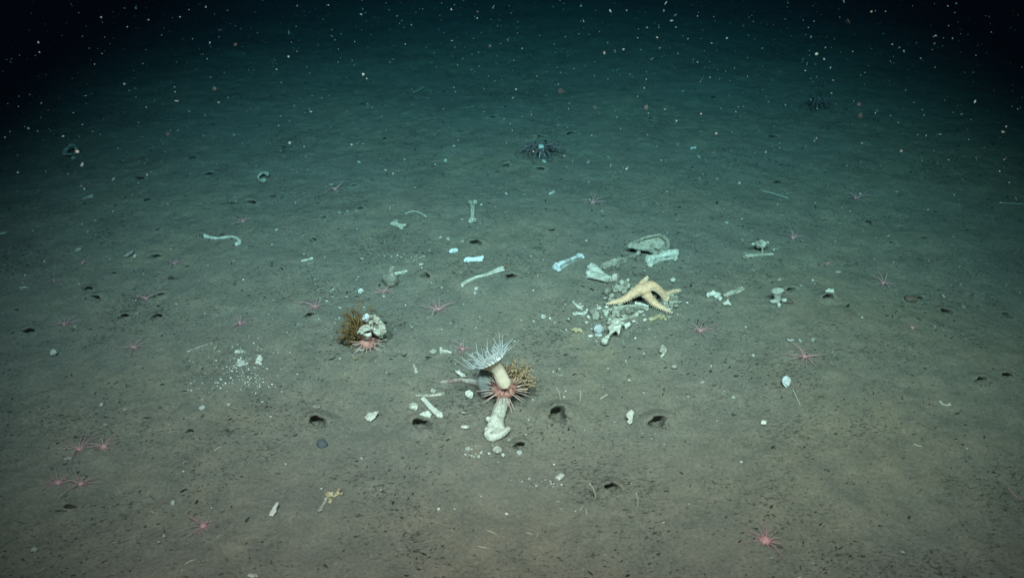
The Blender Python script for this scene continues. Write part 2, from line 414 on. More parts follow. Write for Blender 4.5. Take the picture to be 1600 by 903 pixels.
# ================================================================== BONES
def lie(pts, rads_px, sink=0.55, bfac=1.0):
    """pixel way points of a bone on the floor -> world centre line and radii in metres"""
    P, A = [], []
    n = len(pts)
    for i, q in enumerate(pts):
        u, v = q[:2]; z = q[2] if len(q) > 2 else 0.0
        r = np.interp(i / (n - 1), np.linspace(0, 1, len(rads_px)), rads_px) * mpp(u, v)
        P.append(px(u, v, z + r * bfac * sink)); A.append(r)
    return P, A
def bone(pts, rads, mat, label, name='bone', cat='bone', group=None, blobs=(), flat=0.92, sink=0.55, vox=None, rough=True, slabs=()):
    P, A = lie(pts, rads, sink, flat)
    m0 = mpp(*pts[0][:2]); R_ = np.array(rads, float) * m0
    tt = np.linspace(0, 1, len(R_)); waist = 1 - 0.20 * np.sin(math.pi * tt) if len(R_) > 2 else 1.0
    mb = MB(); mb.loft(P, R_ * waist, R_ * waist * flat, seg=15, n=26, ridge=0.24, ph=rnd.uniform(0, 6))
    for (u, v, z, r) in blobs:                      # knuckles and processes: pixel, height in px, radius in px
        m = mpp(u, v); rr = (r if isinstance(r, tuple) else (r, r, r)); mb.blob(px(u, v, z * m), (rr[0] * 0.95 * m, rr[1] * 0.72 * m, rr[2] * 0.85 * m), 10, 7, rot=Matrix.Rotation(rnd.uniform(-.6, .6), 3, 'X') @ Matrix.Rotation(rnd.uniform(0, 3), 3, 'Z'))
    for (q, z, th) in slabs:
        mb.slab([px(a, b, z * m0) for a, b in q], (0, -0.25, 1), th * m0)
    return solid(name, mb, mat, P[len(P) // 2], label, cat, group, vox or 0.8 * m0, 1, [(0.5 * m0, 55), (0.38 * m0, 190), (0.3 * m0, 430)] if rough else None)
def plate(outline, mat, label, name='bone_fragment', cat='bone', group=None, th=2.5, tilt=0.25, z=0.0, vox=1.0, holes=(), extra=None):
    """a flat piece whose outline is given in pixels; it lies on the mud, tipped a little towards the viewer"""
    cu = sum(a for a, b in outline) / len(outline); cv = sum(b for a, b in outline) / len(outline)
    m = mpp(cu, cv); c = px(cu, cv); base = max(b for a, b in outline); mb = MB(); pts = []
    for a, b in outline:
        q = px(a, b); k = (q.y - px(cu, base).y) * tilt
        w = px(a, b, z * m + th * m * 0.35 + k * 0.8); pts.append(w)
    mb.slab(pts, (0, -tilt, 1), th * m)
    yb = px(cu, base).y
    def TP(a, b, h=0.0): return px(a, b, z * m + th * m * 0.35 + (px(a, b).y - yb) * tilt * 0.8 + h)
    if extra: extra(mb, m, TP)
    return solid(name, mb, mat, c, label, cat, group, vox * 0.8 * m, 1, [(0.7 * m, 90), (0.6 * m, 240), (0.45 * m, 450)])

PG = 'bones in the pile around the sea star'
# --- the group of large bones behind the sea star
bone([(869, 419), (880, 412), (896, 405), (908, 400)], [7.5, 8.5, 7.5, 6, 5, 5.2], BONE_B, 'stout bone with blue stained thick end, left of the pile', blobs=[(870, 414, 5, 5), (874, 422, 4, 4.5), (904, 399, 3, 4.5), (911, 402, 2.5, 3.5), (868, 420, 3, 4)])
bone([(940, 417), (955, 411), (972, 407), (986, 402), (997, 398)], [5, 7, 8, 6, 5, 5.5], BONE_G, 'grey knobbly limb bone with a bluish middle, below the shoulder blade', blobs=[(952, 413, 5, 6), (966, 406, 6, 6), (965, 417, 4, 5), (997, 396, 5, 5.5), (991, 401, 4, 4.5), (944, 419, 3, 4)])
bone([(921, 424), (934, 429), (946, 433), (955, 437)], [10, 7.5, 5, 4.5], BONE_W, 'pale flared triangular bone with a tall ridge', blobs=[(920, 431, 3, (5, 4, 4)), (921, 418, 3, (5, 5, 5)), (918, 427, 4, (5, 5, 5))], slabs=[([(917, 433), (922, 412), (930, 414), (944, 428), (953, 433), (950, 440), (930, 435)], 6, 5)])
bone([(958, 436), (964, 434)], [7, 8], BONE_P, 'round pitted bone knuckle beside the flared bone', 'bone_knuckle', blobs=[(961, 434, 7, (8, 8, 8.5)), (957, 437, 4, (5, 5, 5))])
bone([(970, 445), (977, 443)], [6, 6.5], BONE, 'smooth double knuckle between round knuckle and sea star', 'bone_knuckle', blobs=[(972, 442, 7, 7), (982, 446, 5, 6), (981, 438, 5, 4)])
bone([(945, 457), (952, 459)], [7, 8], BONE_G, 'drab grey vertebra left of the sea star', 'vertebra', 'vertebra', PG, blobs=[(947, 455, 7, 7), (956, 463, 5, 5.5), (962, 451, 6, 5)])
bone([(956, 453), (968, 451), (980, 455)], [6, 7, 6], BONE_G, 'grey vertebra half under the left arm of the sea star', 'vertebra', 'vertebra', PG, blobs=[(965, 449, 7, 6), (975, 456, 6, 5)])
# shoulder blade: a broad curved plate with a raised rim and a ridge
def rim(mb, m, TP):
    mb.loft([TP(*q, 2.6 * m) for q in [(984, 382), (1000, 375), (1015, 370), (1030, 368), (1041, 374), (1044, 384), (1038, 392)]], np.array([2.2, 2.6, 2.8, 3.0, 3.4, 3.4, 2.6]) * m, n=26, seg=8)
    mb.loft([TP(*q, 3.2 * m) for q in [(982, 386), (1000, 381), (1016, 382), (1031, 389)]], np.array([2.6, 3.2, 3, 2.2]) * m, n=16, seg=8)
    mb.loft([TP(*q, 2.6 * m) for q in [(980, 384), (1000, 388), (1015, 389), (1026, 398)]], np.array([3, 3.6, 4.4, 4.2]) * m, n=16, seg=8)
plate([(980, 384), (992, 377), (1012, 370), (1030, 368), (1042, 374), (1044, 385), (1036, 394), (1026, 399), (1016, 391), (998, 388)], BONE_G, 'broad curved shoulder blade with raised rim, rearmost in the pile', 'shoulder_blade', 'bone', None, 3.2, 0.35, 2, 1.0, extra=rim)
bone([(1014, 408), (1026, 404), (1040, 400), (1056, 398)], [9, 8, 8, 9], BONE_W, 'thick arched bone with flat top behind the sea star', blobs=[(1012, 405, 7, (5, 5, 8)), (1016, 414, 4, (6, 5, 5)), (1057, 396, 8, (5, 6, 6)), (1056, 405, 5, 5)], slabs=[([(1028, 398), (1040, 390), (1060, 391), (1061, 397), (1040, 401)], 8, 4)])
plate([(1047, 437), (1052, 433), (1057, 437), (1053, 441)], SHELL, 'small pale shell ring right behind the sea star', 'shell', 'shell', None, 2.4, 0.3, 1, 0.7)
# --- in front of / below the sea star
bone([(960, 484), (978, 479), (995, 479), (1013, 484)], [3.6, 3.4, 3.4, 4], BONE, 'long rib bone lying in front of the sea star', 'rib_bone', 'bone', PG, blobs=[(1011, 483, 3, 4), (956, 485, 2.5, 4)])
bone([(992, 474), (1003, 476), (1013, 480)], [2.6, 2.6, 3], BONE_W, 'thin white rib under the front arm of the sea star', 'rib_bone', 'bone', PG)
bone([(952, 499), (965, 499), (980, 497), (996, 492)], [4.5, 3.2, 3.2, 4.4], BONE, 'straight long bone above the winged bone', 'bone', 'bone', PG, blobs=[(953, 500, 5, 5.5), (995, 491, 4, 4.5), (958, 495, 4, 4)])
plate([(952, 521), (960, 507), (968, 503), (971, 508), (967, 523), (962, 517), (953, 524), (950, 532), (944, 537), (940, 533), (946, 526)], BONE_W, 'winged hip bone reaching forward from the pile', 'hip_bone', 'bone', None, 5, 0.35, 2, 1.0,
      extra=lambda mb, m, TP: mb.blob(TP(945, 533, 3 * m), 5.5 * m).blob(TP(962, 504, 3 * m), (9 * m, 6 * m, 5 * m)).blob(TP(954, 512, 2 * m), (5 * m, 5 * m, 4 * m)))
plate([(975, 508), (983, 504), (986, 508), (979, 514), (977, 517)], BONE_W, 'wedge of pale bone right of the winged hip bone', 'bone_fragment', 'bone', None, 6, 0.3, 2, 0.9)
mb = MB(); m = mpp(935, 520); q = px(935, 521); mb.blob(q + Vector((0, 0, 7.5 * m)), (8 * m, 8 * m, 8.3 * m), 20, 12)
mb.blob(px(935, 523, 1.5 * m), (6.5 * m, 5 * m, 3 * m))
solid('ball_bone', mb, BONE_B, q, 'bluish white ball shaped bone on the front left of the pile', 'bone', None, 0.9 * m, 2, [(0.3 * m, 150)])
bone([(895, 471), (900, 477), (906, 481), (911, 482)], [1.4, 2.4, 3.4, 4], BONE_W, 'curved white spur tapering to a point', 'bone_spur', 'bone', None)
bone([(895, 491), (905, 490), (915, 490)], [2.8, 2.6, 3.6], BONE_W, 'small pale bone with forked end, left of a ribbed vertebra', 'bone', 'bone', None, blobs=[(917, 485, 5, (3, 3, 4)), (919, 495, 3, (4, 4, 3)), (915, 489, 5, (4, 3, 4))])
bone([(926, 487), (930, 492), (932, 498)], [6.5, 6.8, 5], BONE_G, 'ribbed grey vertebra left of the front ribs', 'vertebra', 'vertebra', None, blobs=[(929, 485, 5, (7, 5, 4)), (931, 491, 6, (7.5, 4, 3.5)), (931, 498, 3, (5, 3, 3))])
bone([(943, 489), (950, 487)], [4, 4.5], BONE_W, 'small white knuckle with a spike at the left end of the ribs', 'bone_knuckle', 'bone', None, blobs=[(947, 491, 3, 4), (951, 484, 4, 3)])
bone([(957, 489), (968, 491)], [6, 6.5], BONE_G, 'brownish knuckle bone tucked under the long rib', 'bone_knuckle', 'bone', None, blobs=[(966, 492, 5, 5.5), (958, 486, 5, 4)])
bone([(977, 487), (982, 486)], [5, 5], BONE, 'short pale knuckle standing between rib and long bone', 'bone_knuckle', 'bone', None, blobs=[(980, 484, 7, (4.5, 4, 5))])
bone([(1014, 500), (1022, 497), (1030, 494), (1040, 498)], [3.4, 4.4, 4, 3.6], BONE_Y, 'yellowish white jaw piece with a hole, right of ribs', 'jaw_bone', 'bone', None, blobs=[(1019, 499, 3, (6, 4, 3.5)), (1036, 494, 4, 4), (1040, 499, 3, 3.5)])
for k, (u, v) in enumerate([(1036, 472), (1043, 468), (1050, 466), (1048, 476), (1040, 478), (1056, 470)]):
    lab = ['grey vertebra knob nearest the sea star, right cluster', 'pale vertebra knob at the rear of the right cluster', 'pale vertebra knob at the back right of the cluster', 'largest pale vertebra knob at the front of the right cluster', 'low vertebra knob at the front left of the right cluster', 'outermost pale vertebra knob of the right cluster'][k]
    r = 5.5 + rnd.random()
    bone([(u - 3, v), (u + 3, v - 1)], [r, r], rnd.choice([BONE, BONE_W, BONE_G]), lab, 'vertebra', 'vertebra', 'vertebrae on the right of the pile', blobs=[(u, v - 3, 4, (4, 3, 4)), (u - 4, v + 2, 3, 3)])
for k, (u, v, lab) in enumerate([(952, 471, 'small dull vertebra knob under the left arm tip'), (968, 476, 'grey vertebra knob behind the long rib'), (983, 470, 'vertebra knob in shade under the sea star'), (1023, 463, 'smooth rounded pale bone showing between two star arms')]):
    bone([(u - 3, v), (u + 3, v)], [6.3, 6.3], [BONE_G, BONE, BONE_G, BONE][k], lab, 'vertebra', 'vertebra', PG, blobs=[(u + 1, v - 2, 6, (4, 4, 4))])
plate([(892, 516), (900, 512), (906, 514), (910, 518), (902, 519), (896, 518)], BONE_Y, 'crumbly yellow bone scrap left of the ball bone', 'bone_fragment', 'bone', None, 3, 0.3, 1, 0.8)
plate([(918, 525), (924, 523), (927, 526), (921, 528)], BONE_W, 'small white wedge in front of the ball shaped bone', 'bone_fragment', 'bone', None, 3, 0.3, 1, 0.8)
FRAG = [(962, 480, 9, 4), (948, 480, 7, 5), (986, 487, 8, 5), (1000, 488, 8, 4), (972, 505, 7, 4), (990, 502, 6, 4), (940, 497, 6, 5), (936, 481, 7, 4), (1028, 481, 7, 4), (1008, 500, 6, 3), (957, 470, 8, 5), (945, 466, 6, 4),
        (981, 463, 8, 5), (964, 447, 7, 4), (988, 451, 6, 4), (1034, 464, 7, 5), (1056, 478, 6, 4), (1062, 472, 5, 3), (951, 505, 6, 4), (975, 494, 9, 4), (921, 497, 5, 4), (917, 504, 5, 3), (966, 515, 5, 4), (1047, 483, 6, 3)]
for k, (u, v, w, h) in enumerate(FRAG):
    g0 = rnd.uniform(0, 6); n_ = rnd.choice([4, 5, 5, 6])
    pts = [(u + w * rnd.uniform(.45, .75) * math.cos(g0 + g), v + h * rnd.uniform(.45, .8) * math.sin(g0 + g)) for g in np.linspace(0, 2 * math.pi, n_, endpoint=False)]
    plate(pts, [BONE, BONE_W, BONE_G, BONE_W][k % 4], auto('jagged broken bone piece', u, v), 'bone_fragment', 'bone', 'broken pieces in the bone pile', rnd.uniform(2, 3.6), rnd.uniform(.25, .8), rnd.uniform(0, 2), 0.9)
# --- scattered single bones
bone([(722, 446), (732, 439), (746, 433), (760, 430), (774, 425), (787, 420)], [3.6, 3.4, 3.0, 3.0, 3.4, 4.2, 4.6], BONE_W, 'long slender curved bone lying alone in the middle', blobs=[(786, 420, 3, (3, 3, 5)), (723, 446, 2.5, 4)])
bone([(737, 318), (738, 328), (738, 338), (738, 345)], [5.5, 4, 3.6, 4.5], BONE, 'dumbbell shaped bone pointing away, behind the blue white bones', blobs=[(733, 316, 4, 4), (742, 316, 4, 4.4), (735, 346, 3.5, 4.2), (742, 345, 3.5, 4)])
bone([(727, 406), (740, 405), (754, 404)], [4.4, 4.4, 4.8], BONE_GLOW, 'bright blue white square ended bone', blobs=[(754, 402, 4, (3, 3, 4)), (727, 407, 3, 4)])
bone([(704, 392), (716, 391)], [4.2, 3.6], BONE_GLOW, 'short bright blue bone with a dark hollow end', blobs=[(705, 393, 3, 4)])
bone([(614, 348), (622, 352), (630, 354)], [5, 4.4, 3.4], BONE, 'small pale bone with a knobby right end, left of the dumbbell bone', blobs=[(620, 346, 4, (4, 3, 4)), (627, 356, 3, 4), (632, 352, 4, 3)])
bone([(320, 369), (333, 372), (345, 372), (356, 370), (367, 371), (374, 376), (372, 381), (368, 382)], [3, 2.6, 2.6, 2.8, 3, 3.2, 3.2, 3.4], BONE_W, 'long hooked bone curling down at its right end', blobs=[(320, 368, 2, 3.4), (369, 382, 2, 3.6)])
bone([(471, 408), (480, 406), (488, 404)], [1.6, 2, 2.8], BONE_W, 'slim pale bone right of the hooked bone', blobs=[(488, 404, 2, 2.8)])
bone([(616, 428), (625, 426), (634, 424)], [2.4, 3, 3.2], BONE_W, 'short white bone leaning beside the grey cup sponge', blobs=[(635, 424, 3, 3)])
bone([(857, 303), (862, 302), (866, 300)], [2, 2.4, 2.8], BONE_W, 'little pale bone in front of the feather star')
bone([(688, 597), (702, 596), (720, 595), (738, 597), (752, 601)], [1.8, 3.2, 4.4, 4.4, 4.6, 4.4], BONE_P, 'mottled pinkish rib tapering left beside the anemone', 'rib_bone')
plate([(711, 580), (717, 580), (726, 585), (731, 590), (722, 589), (715, 584)], BONE_W, 'bright white pointed shard above the mottled rib', 'bone_shard', 'bone', None, 3.5, 0.3, 1, 0.8)
bone([(650, 617), (664, 618), (680, 617), (695, 614)], [2.6, 2.8, 2.8, 3.2], BONE, 'thin straight bone lying crosswise left of the anemone', 'bone', 'bone', None)
bone([(660, 623), (668, 632), (677, 641), (689, 650)], [3.6, 4.4, 4.6, 5], BONE_W, 'thick curved rib pointing at the viewer below thin bone', 'rib_bone', 'bone', None, blobs=[(689, 650, 3, 5)])
plate([(655, 648), (662, 643), (670, 642), (675, 647), (671, 654), (665, 652)], SHELL, 'pale teardrop shell fragment below the curved rib', 'shell_fragment', 'shell', None, 3, 0.35, 1, 0.9)
def disc_shell(u, v, w, h, mat, label, name='shell'):
    pts = [(u + w / 2 * math.cos(g) * (1 + 0.06 * math.sin(3 * g + u)), v + h / 2 * math.sin(g) * (1 + 0.08 * math.sin(2 * g + v))) for g in np.linspace(0, 2 * math.pi, 16, endpoint=False)]
    def dome(mb, m, TP): mb.blob(TP(u, v, 0.8 * m), (w * 0.34 * m, h * 0.38 * m / math.sin(dep(v)), 2.4 * m))
    return plate(pts, mat, label, name, 'shell', None, 2.4, 0.4, 1, 0.8, extra=dome)
disc_shell(646, 635, 14, 12, SHELL, 'round pale shell disc left of the curved rib')
disc_shell(733, 616, 13, 13, SHELL, 'pale cupped shell below the mottled rib')
disc_shell(678, 611, 9, 8, SHELL, 'small pale shell behind the thin crosswise bone')
disc_shell(777, 703, 14, 12, SHELL, 'oval pale shell just in front of the flared urchin bone')
disc_shell(786, 711, 6, 6, CHIP, 'tiny round white shell beside the oval pale shell')
disc_shell(677, 550, 11, 8, SHELL, 'little oval shell left of a white toe bone')
disc_shell(1229, 596, 14, 17, BONE_B, 'round bluish white shell on the right hand mud')
disc_shell(83, 551, 11, 10, SHELL, 'pale round shell on the far left mud')
disc_shell(631, 552, 9, 6, BONE_G, 'dull grey little shell right of the weedy heap')
disc_shell(395, 899, 16, 7, SHELL, 'pale shell cut by the bottom edge of the picture')
disc_shell(564, 455, 9, 7, CHIP, 'round bright white shell behind the weedy heap')
disc_shell(1054, 573, 9, 7, BONE_G, 'flat grey shell in front of the upright scrap of shell')
disc_shell(727, 667, 13, 6, SHELL, 'flat pale shell sliver left of the flared urchin bone')
bone([(687, 550), (694, 548), (703, 551)], [3.4, 3.2, 2.6], BONE_W, 'white toe bone with a peaked end behind the anemone', blobs=[(689, 545, 4, (3, 3, 4)), (704, 551, 2, 3)])
bone([(646, 570), (649, 576), (650, 582)], [2.4, 3, 3.2], BONE_W, 'short curved white bone left of the anemone')
plate([(569, 652), (575, 645), (583, 645), (592, 642), (589, 649), (585, 654), (579, 659), (572, 657)], BONE_W, 'broad pale flake with a torn corner', 'bone_fragment', 'bone', None, 3, 0.4, 1, 0.9)
plate([(487, 636), (491, 633), (500, 634), (500, 637), (491, 639)], BONE_G, 'thin oval grey flake behind the left burrow', 'shell_fragment', 'shell', None, 2.4, 0.3, 1, 0.8)
plate([(420, 806), (425, 796), (429, 788), (433, 783), (436, 786), (433, 792), (431, 800), (426, 806)], BONE_W, 'ragged white splinter of bone in the left foreground', 'bone_splinter', 'bone', None, 3, 0.3, 1, 0.8)
plate([(978, 650), (981, 643), (987, 640), (991, 644), (989, 652), (988, 660), (984, 663), (979, 660), (982, 655)], BONE_W, 'upright pale flake with a narrow waist', 'bone_fragment', 'bone', None, 3.4, 0.5, 1, 0.8)
plate([(1030, 549), (1033, 540), (1037, 538), (1043, 545), (1041, 552), (1034, 551)], BONE_G, 'upright scrap of greenish shell right of the pile', 'shell_fragment', 'shell', None, 2.6, 0.7, 1, 0.8)
bone([(1033, 558), (1038, 552)], [1.8, 2], BONE_W, 'short white peg leaning on the greenish shell scrap', 'bone_splinter')
bone([(870, 748), (880, 741)], [4.6, 4.2], BONE_W, 'small white block of bone in the middle foreground', 'bone_fragment', flat=0.6)
plate([(1188, 661), (1191, 656), (1196, 658), (1197, 663), (1190, 664)], CHIP, 'small bright white lump on the right foreground mud', 'shell_fragment', 'shell', None, 4, 0.4, 1, 0.8)
bone([(1468, 627), (1473, 632), (1480, 633), (1485, 632)], [2.2, 2, 2, 2.6], BONE_W, 'small bent white bone on the right hand mud')
bone([(499, 797), (505, 788), (511, 777)], [4, 2.6, 3.4], BONE, 'slim limb bone of the jointed pair, nearer end', blobs=[(499, 797, 2.5, 4)])
bone([(513, 780), (522, 775), (530, 769)], [3, 3, 4.4], BONE_Y, 'knobbed limb bone of the jointed pair, farther end', blobs=[(530, 765, 5, (3.5, 3.5, 4.5)), (534, 771, 3, 4), (516, 783, 2.5, 4)])
plate([(506, 771), (513, 768), (521, 769), (520, 775), (511, 777)], BONE_Y, 'yellow scrap of tissue lying on the jointed bones', 'tissue_scrap', 'scrap', None, 2.6, 0.3, 4, 0.8)
# right-hand bones
bone([(1132, 462), (1142, 458), (1153, 454), (1160, 450)], [3.5, 5, 5.5, 4.5], BONE, 'paddle shaped flat bone pointing up right', flat=0.45, blobs=[(1155, 450, 4, (3, 3, 2.5))])
bone([(1106, 461), (1115, 460), (1123, 464)], [3.5, 5, 5], BONE_W, 'knuckled white bone joint left of the paddle bone', blobs=[(1106, 461, 4, (2.5, 4, 5)), (1114, 457, 5, (4, 4, 5)), (1125, 467, 4, 5)])
plate([(1129, 474), (1136, 470), (1137, 467), (1143, 478), (1138, 476), (1132, 477)], BONE_W, 'small white pointed bone in front of the paddle bone', 'bone_shard', 'bone', None, 3.4, 0.4, 1, 0.8)
m = mpp(1215, 472); b0 = px(1215, 473); mb = MB()                                    # standing vertebra with a waist
mb.loft([at(1213, 473, b0.y), at(1215, 468, b0.y), at(1215, 462, b0.y), at(1215, 455, b0.y), at(1215, 453, b0.y)], np.array([5, 5, 5.5, 9.5, 9.5]) * m, np.array([4, 4, 4.5, 7, 7]) * m, n=14, seg=14, up=(0, 1, 0))
mb.blob(px(1208, 471, 3 * m), (6 * m, 4 * m, 2.6 * m)).blob(px(1217, 477, 2 * m), (3 * m, 5 * m, 4 * m)).blob(px(1226, 469, 4 * m), (6 * m, 4 * m, 2.6 * m))
solid('vertebra', mb, BONE_W, b0, 'pale hourglass vertebra standing on end', 'vertebra', None, 0.9 * m, 2, [(0.4 * m, 120)])
bone([(1163, 401), (1180, 399), (1195, 398), (1208, 397)], [3.6, 3.2, 2.6, 2.6], BONE, 'thin bone lying in front of the lacy vertebra', blobs=[(1163, 402, 2.5, 3.6), (1209, 391, 4, (2.5, 2.5, 4))])
mb = MB(); m = mpp(1190, 394); b0 = px(1190, 395)
mb.loft([at(1191, 395, b0.y), at(1191, 388, b0.y), at(1189, 383, b0.y)], np.array([2, 2, 4]) * m, n=8, up=(0, 1, 0))
for (du, dv, r) in [(-6, 381, 4), (0, 378, 4.5), (6, 381, 4.2), (-3, 384, 4.5), (4, 384, 4), (-12, 382, 2.5), (10, 379, 3)]: mb.blob(at(1189 + du, dv, b0.y + rnd.uniform(-5, 5) * m), r * m)
solid('vertebra', mb, BONE, b0, 'lacy green tinged vertebra raised on a thin stalk', 'vertebra', None, 0.9 * m, 1, [(0.8 * m, 130)])
bone([(1291, 457, 0.004), (1297, 455, 0.006), (1303, 455, 0.006)], [2.6, 3.4, 3], BONE_W, 'small white bone with a spike over a hollow shaped as its shadow', blobs=[(1294, 452, 7, (1.6, 1.6, 4))])
# left-hand pieces
def crumble(u, v, w, h, label):
    mb = MB(); m = mpp(u, v)
    for k in range(11): mb.blob(px(u + rnd.uniform(-w, w) / 2, v + rnd.uniform(-h, h) / 2, rnd.uniform(1, 3) * m), (rnd.uniform(2, 4) * m, rnd.uniform(2, 4) * m, rnd.uniform(1.5, 3.2) * m))
    solid('crumbling_bone', mb, BONE_W, px(u, v), label, 'bone', None, 0.8 * m, 1, [(0.9 * m, 160)])
crumble(378, 568, 16, 8, 'crumbling white bone amid grit, left of its twin'); crumble(405, 563, 11, 13, 'crumbling white bone amid grit, taller right twin')
crumble(374, 549, 9, 3, 'thin white bone crumb behind the crumbling bones')
bone([(292, 550), (304, 545), (318, 540), (327, 537)], [1.6, 1.8, 2, 3], BONE_G, 'twig like grey bone with a pale tip, on the left mud')
bone([(335, 546), (338, 541)], [2.4, 2], BONE, 'small pale bone stub right of the twig like bone', 'bone_splinter')
plate([(193, 401), (200, 395), (209, 391), (206, 397), (198, 402)], BONE_G, 'greenish flat flake in the dim left', 'bone_fragment', 'bone', None, 2.6, 0.3, 1, 0.9)
bone([(203, 492), (211, 490), (217, 489)], [2.4, 1.8, 2.6], BONE_G, 'dull pale bone stub behind the left pink anemones')
bone([(31, 451), (38, 449), (46, 450)], [3, 2.2, 1.6], BONE, 'pale forked bone at the far left edge')
bone([(118, 393), (124, 390)], [2.6, 3], BONE_G, 'tiny greenish bone in the dim far left', blobs=[(126, 389, 2, 2.6)])
bone([(0, 365), (10, 364)], [2.2, 2], BONE, 'pale bone tip cut by the left edge')
bone([(130, 311), (138, 308), (146, 306)], [1.8, 3, 3.6], BONE_G, 'dim pale bone in the far left background')
m = mpp(412, 282); mb = MB(); c = px(412, 282)
mb.loft([c + Vector((7 * m * math.cos(g), 9 * m * math.sin(g), 6 * m + 3 * m * math.sin(g))) for g in np.linspace(0.2, 5.6, 14)], np.full(14, 2.6 * m), n=24, seg=8)
solid('coiled_strand', mb, BONE, c, 'pale ring shaped coil on the dim mud', 'egg coil', None, 0.8 * m, 1, [(1.6 * m, 70), (0.8 * m, 200)])
m = mpp(113, 242); mb = MB(); c = px(113, 243)
mb.loft([c + Vector((8 * m * math.cos(g) * (1 + 0.1 * g), 8 * m * math.sin(g), 5 * m + 9 * m * max(0, math.sin(g)))) for g in np.linspace(-0.6, 5.2, 14)], np.full(14, 3 * m), n=24, seg=8)
mb.blob(px(116, 247, 3 * m), 4 * m)
solid('coiled_strand', mb, BONE_G, c, 'greenish looped strand in the dark far left', 'egg coil', None, 0.9 * m, 1, [(2.0 * m, 60), (1.0 * m, 170)])

# ================================================================== the weedy heap on the left
HB = px(574, 540); m = mpp(574, 540); yb = HB.y
def hp(u, v, dy=0.0): return at(u, v, yb + dy)
def urchin(c, r, spn, smin, smax, label, seed, zlo=-0.35):
    rr = random.Random(seed); e = empty('sea_urchin', (c.x, c.y, c.z - r * 0.8)); tag(e, label, 'sea urchin')
    mb = MB().blob(c, (r, r, r * 0.8), 24, 14); solid('body', mb, URCHIN, c, rough=[(0.06 * r, 300)], parent=e)
    for k in range(spn):
        zz = zlo + (0.95 - zlo) * ((k + 0.5) / spn); g = k * 2.39996 + rr.uniform(-.2, .2); q = math.sqrt(max(0, 1 - zz * zz))
        d = Vector((q * math.cos(g), q * math.sin(g), zz)); d = (d + Vector((rr.uniform(-.15, .15),) * 3)).normalized()
        a = c + Vector((d.x * r, d.y * r, d.z * r * 0.8)) * 0.95; L = rr.uniform(smin, smax)
        s_ = MB().loft([a, a + d * L * 0.5, a + d * L], [0.0009, 0.0008, 0.0003], seg=5); solid('spine', s_, SPINE, a, parent=e)
    return e
urchin(hp(575, 534), 15 * m, 88, 11 * m, 18 * m, 'pink urchin with pale spines beneath the weedy bone heap', 3)
# skull-like bones on top of it
def arc(name, pts, rads, mat, label, dy=0.0, blobs=(), n=20):
    mb = MB(); P = [hp(*q[:2], (q[2] if len(q) > 2 else 0) * m + dy) for q in pts]
    mb.loft(P, np.array(rads) * m, np.array(rads) * m * 0.7, n=n, seg=12, up=(0, 1, 0.2), ridge=0.15, ph=rnd.uniform(0, 6))
    for (u, v, d, r) in blobs: mb.blob(hp(u, v, d * m), tuple(k * m for k in r) if isinstance(r, tuple) else r * m)
    return solid(name, mb, mat, P[len(P) // 2], label, 'bone', 'bones on the weedy heap', 0.65 * m, 1, [(0.9 * m, 110), (0.7 * m, 260)])
arc('bone', [(560, 521, -18), (566, 513, -18), (574, 510, -17), (578, 514, -18), (571, 516, -20), (564, 523, -20)], [2.2, 3.2, 2.4, 2.6, 2.0, 1.6], BONE_W, 'cream U shaped bone at the front of the weedy heap')
mb = MB()
for poly, d0, d1 in (([(577, 493), (586, 492), (594, 498), (590, 505), (583, 503), (578, 500)], -4, 5), ([(592, 498), (601, 507), (604, 518), (598, 524), (593, 514), (589, 506)], -2, 4),
                     ([(583, 503), (590, 506), (595, 516), (596, 525), (588, 523), (582, 512)], 1, 3), ([(576, 501), (583, 504), (584, 513), (578, 510)], -5, 3.5), ([(585, 517), (592, 514), (598, 523), (594, 528), (587, 524)], -6, 3.5)):
    mb.slab([hp(a_, b_, (d0 + 0.25 * (b_ - 508) * -1) * m) for a_, b_ in poly], (rnd.uniform(-.3, .3), -1, 0.45), d1 * m)
for (u, v, d, q) in [(580, 494, -6, 3.2), (600, 514, -5, 3.6), (595, 526, -8, 3.2), (589, 505, -6, 2.4), (584, 512, -8, 2.6)]: mb.blob(hp(u, v, d * m), (q * m, q * 0.7 * m, q * 0.9 * m), 9, 6)
solid('skull_fragment', mb, BONE, hp(590, 508), 'broken skull piece with dark hollows crowning the weedy heap', 'bone', 'bones on the weedy heap', 0.6 * m, 1, [(0.8 * m, 110), (0.6 * m, 260)])
arc('bone', [(581, 511, -15), (586, 517, -16), (592, 523, -16)], [2.6, 4, 2.6], BONE_W, 'white leaf shaped bone leaning on the skull piece')
arc('bone', [(570, 500, -6), (574, 495, -6), (577, 492, -6)], [5.5, 5.5, 3.5], BONE_B, 'bluish bone knob at the top of the weedy heap', blobs=[(572, 499, -7, (5, 4, 5))])
arc('bone', [(568, 524, -22), (575, 524, -23), (580, 522, -22)], [3, 4.4, 3], BONE_W, 'small cream bone between U shaped bone and urchin')
arc('bone_splinter', [(563, 548, -16), (570, 545, -17)], [2.2, 2.8], BONE_W, 'cream bone peg among the urchin spines at the heap foot')
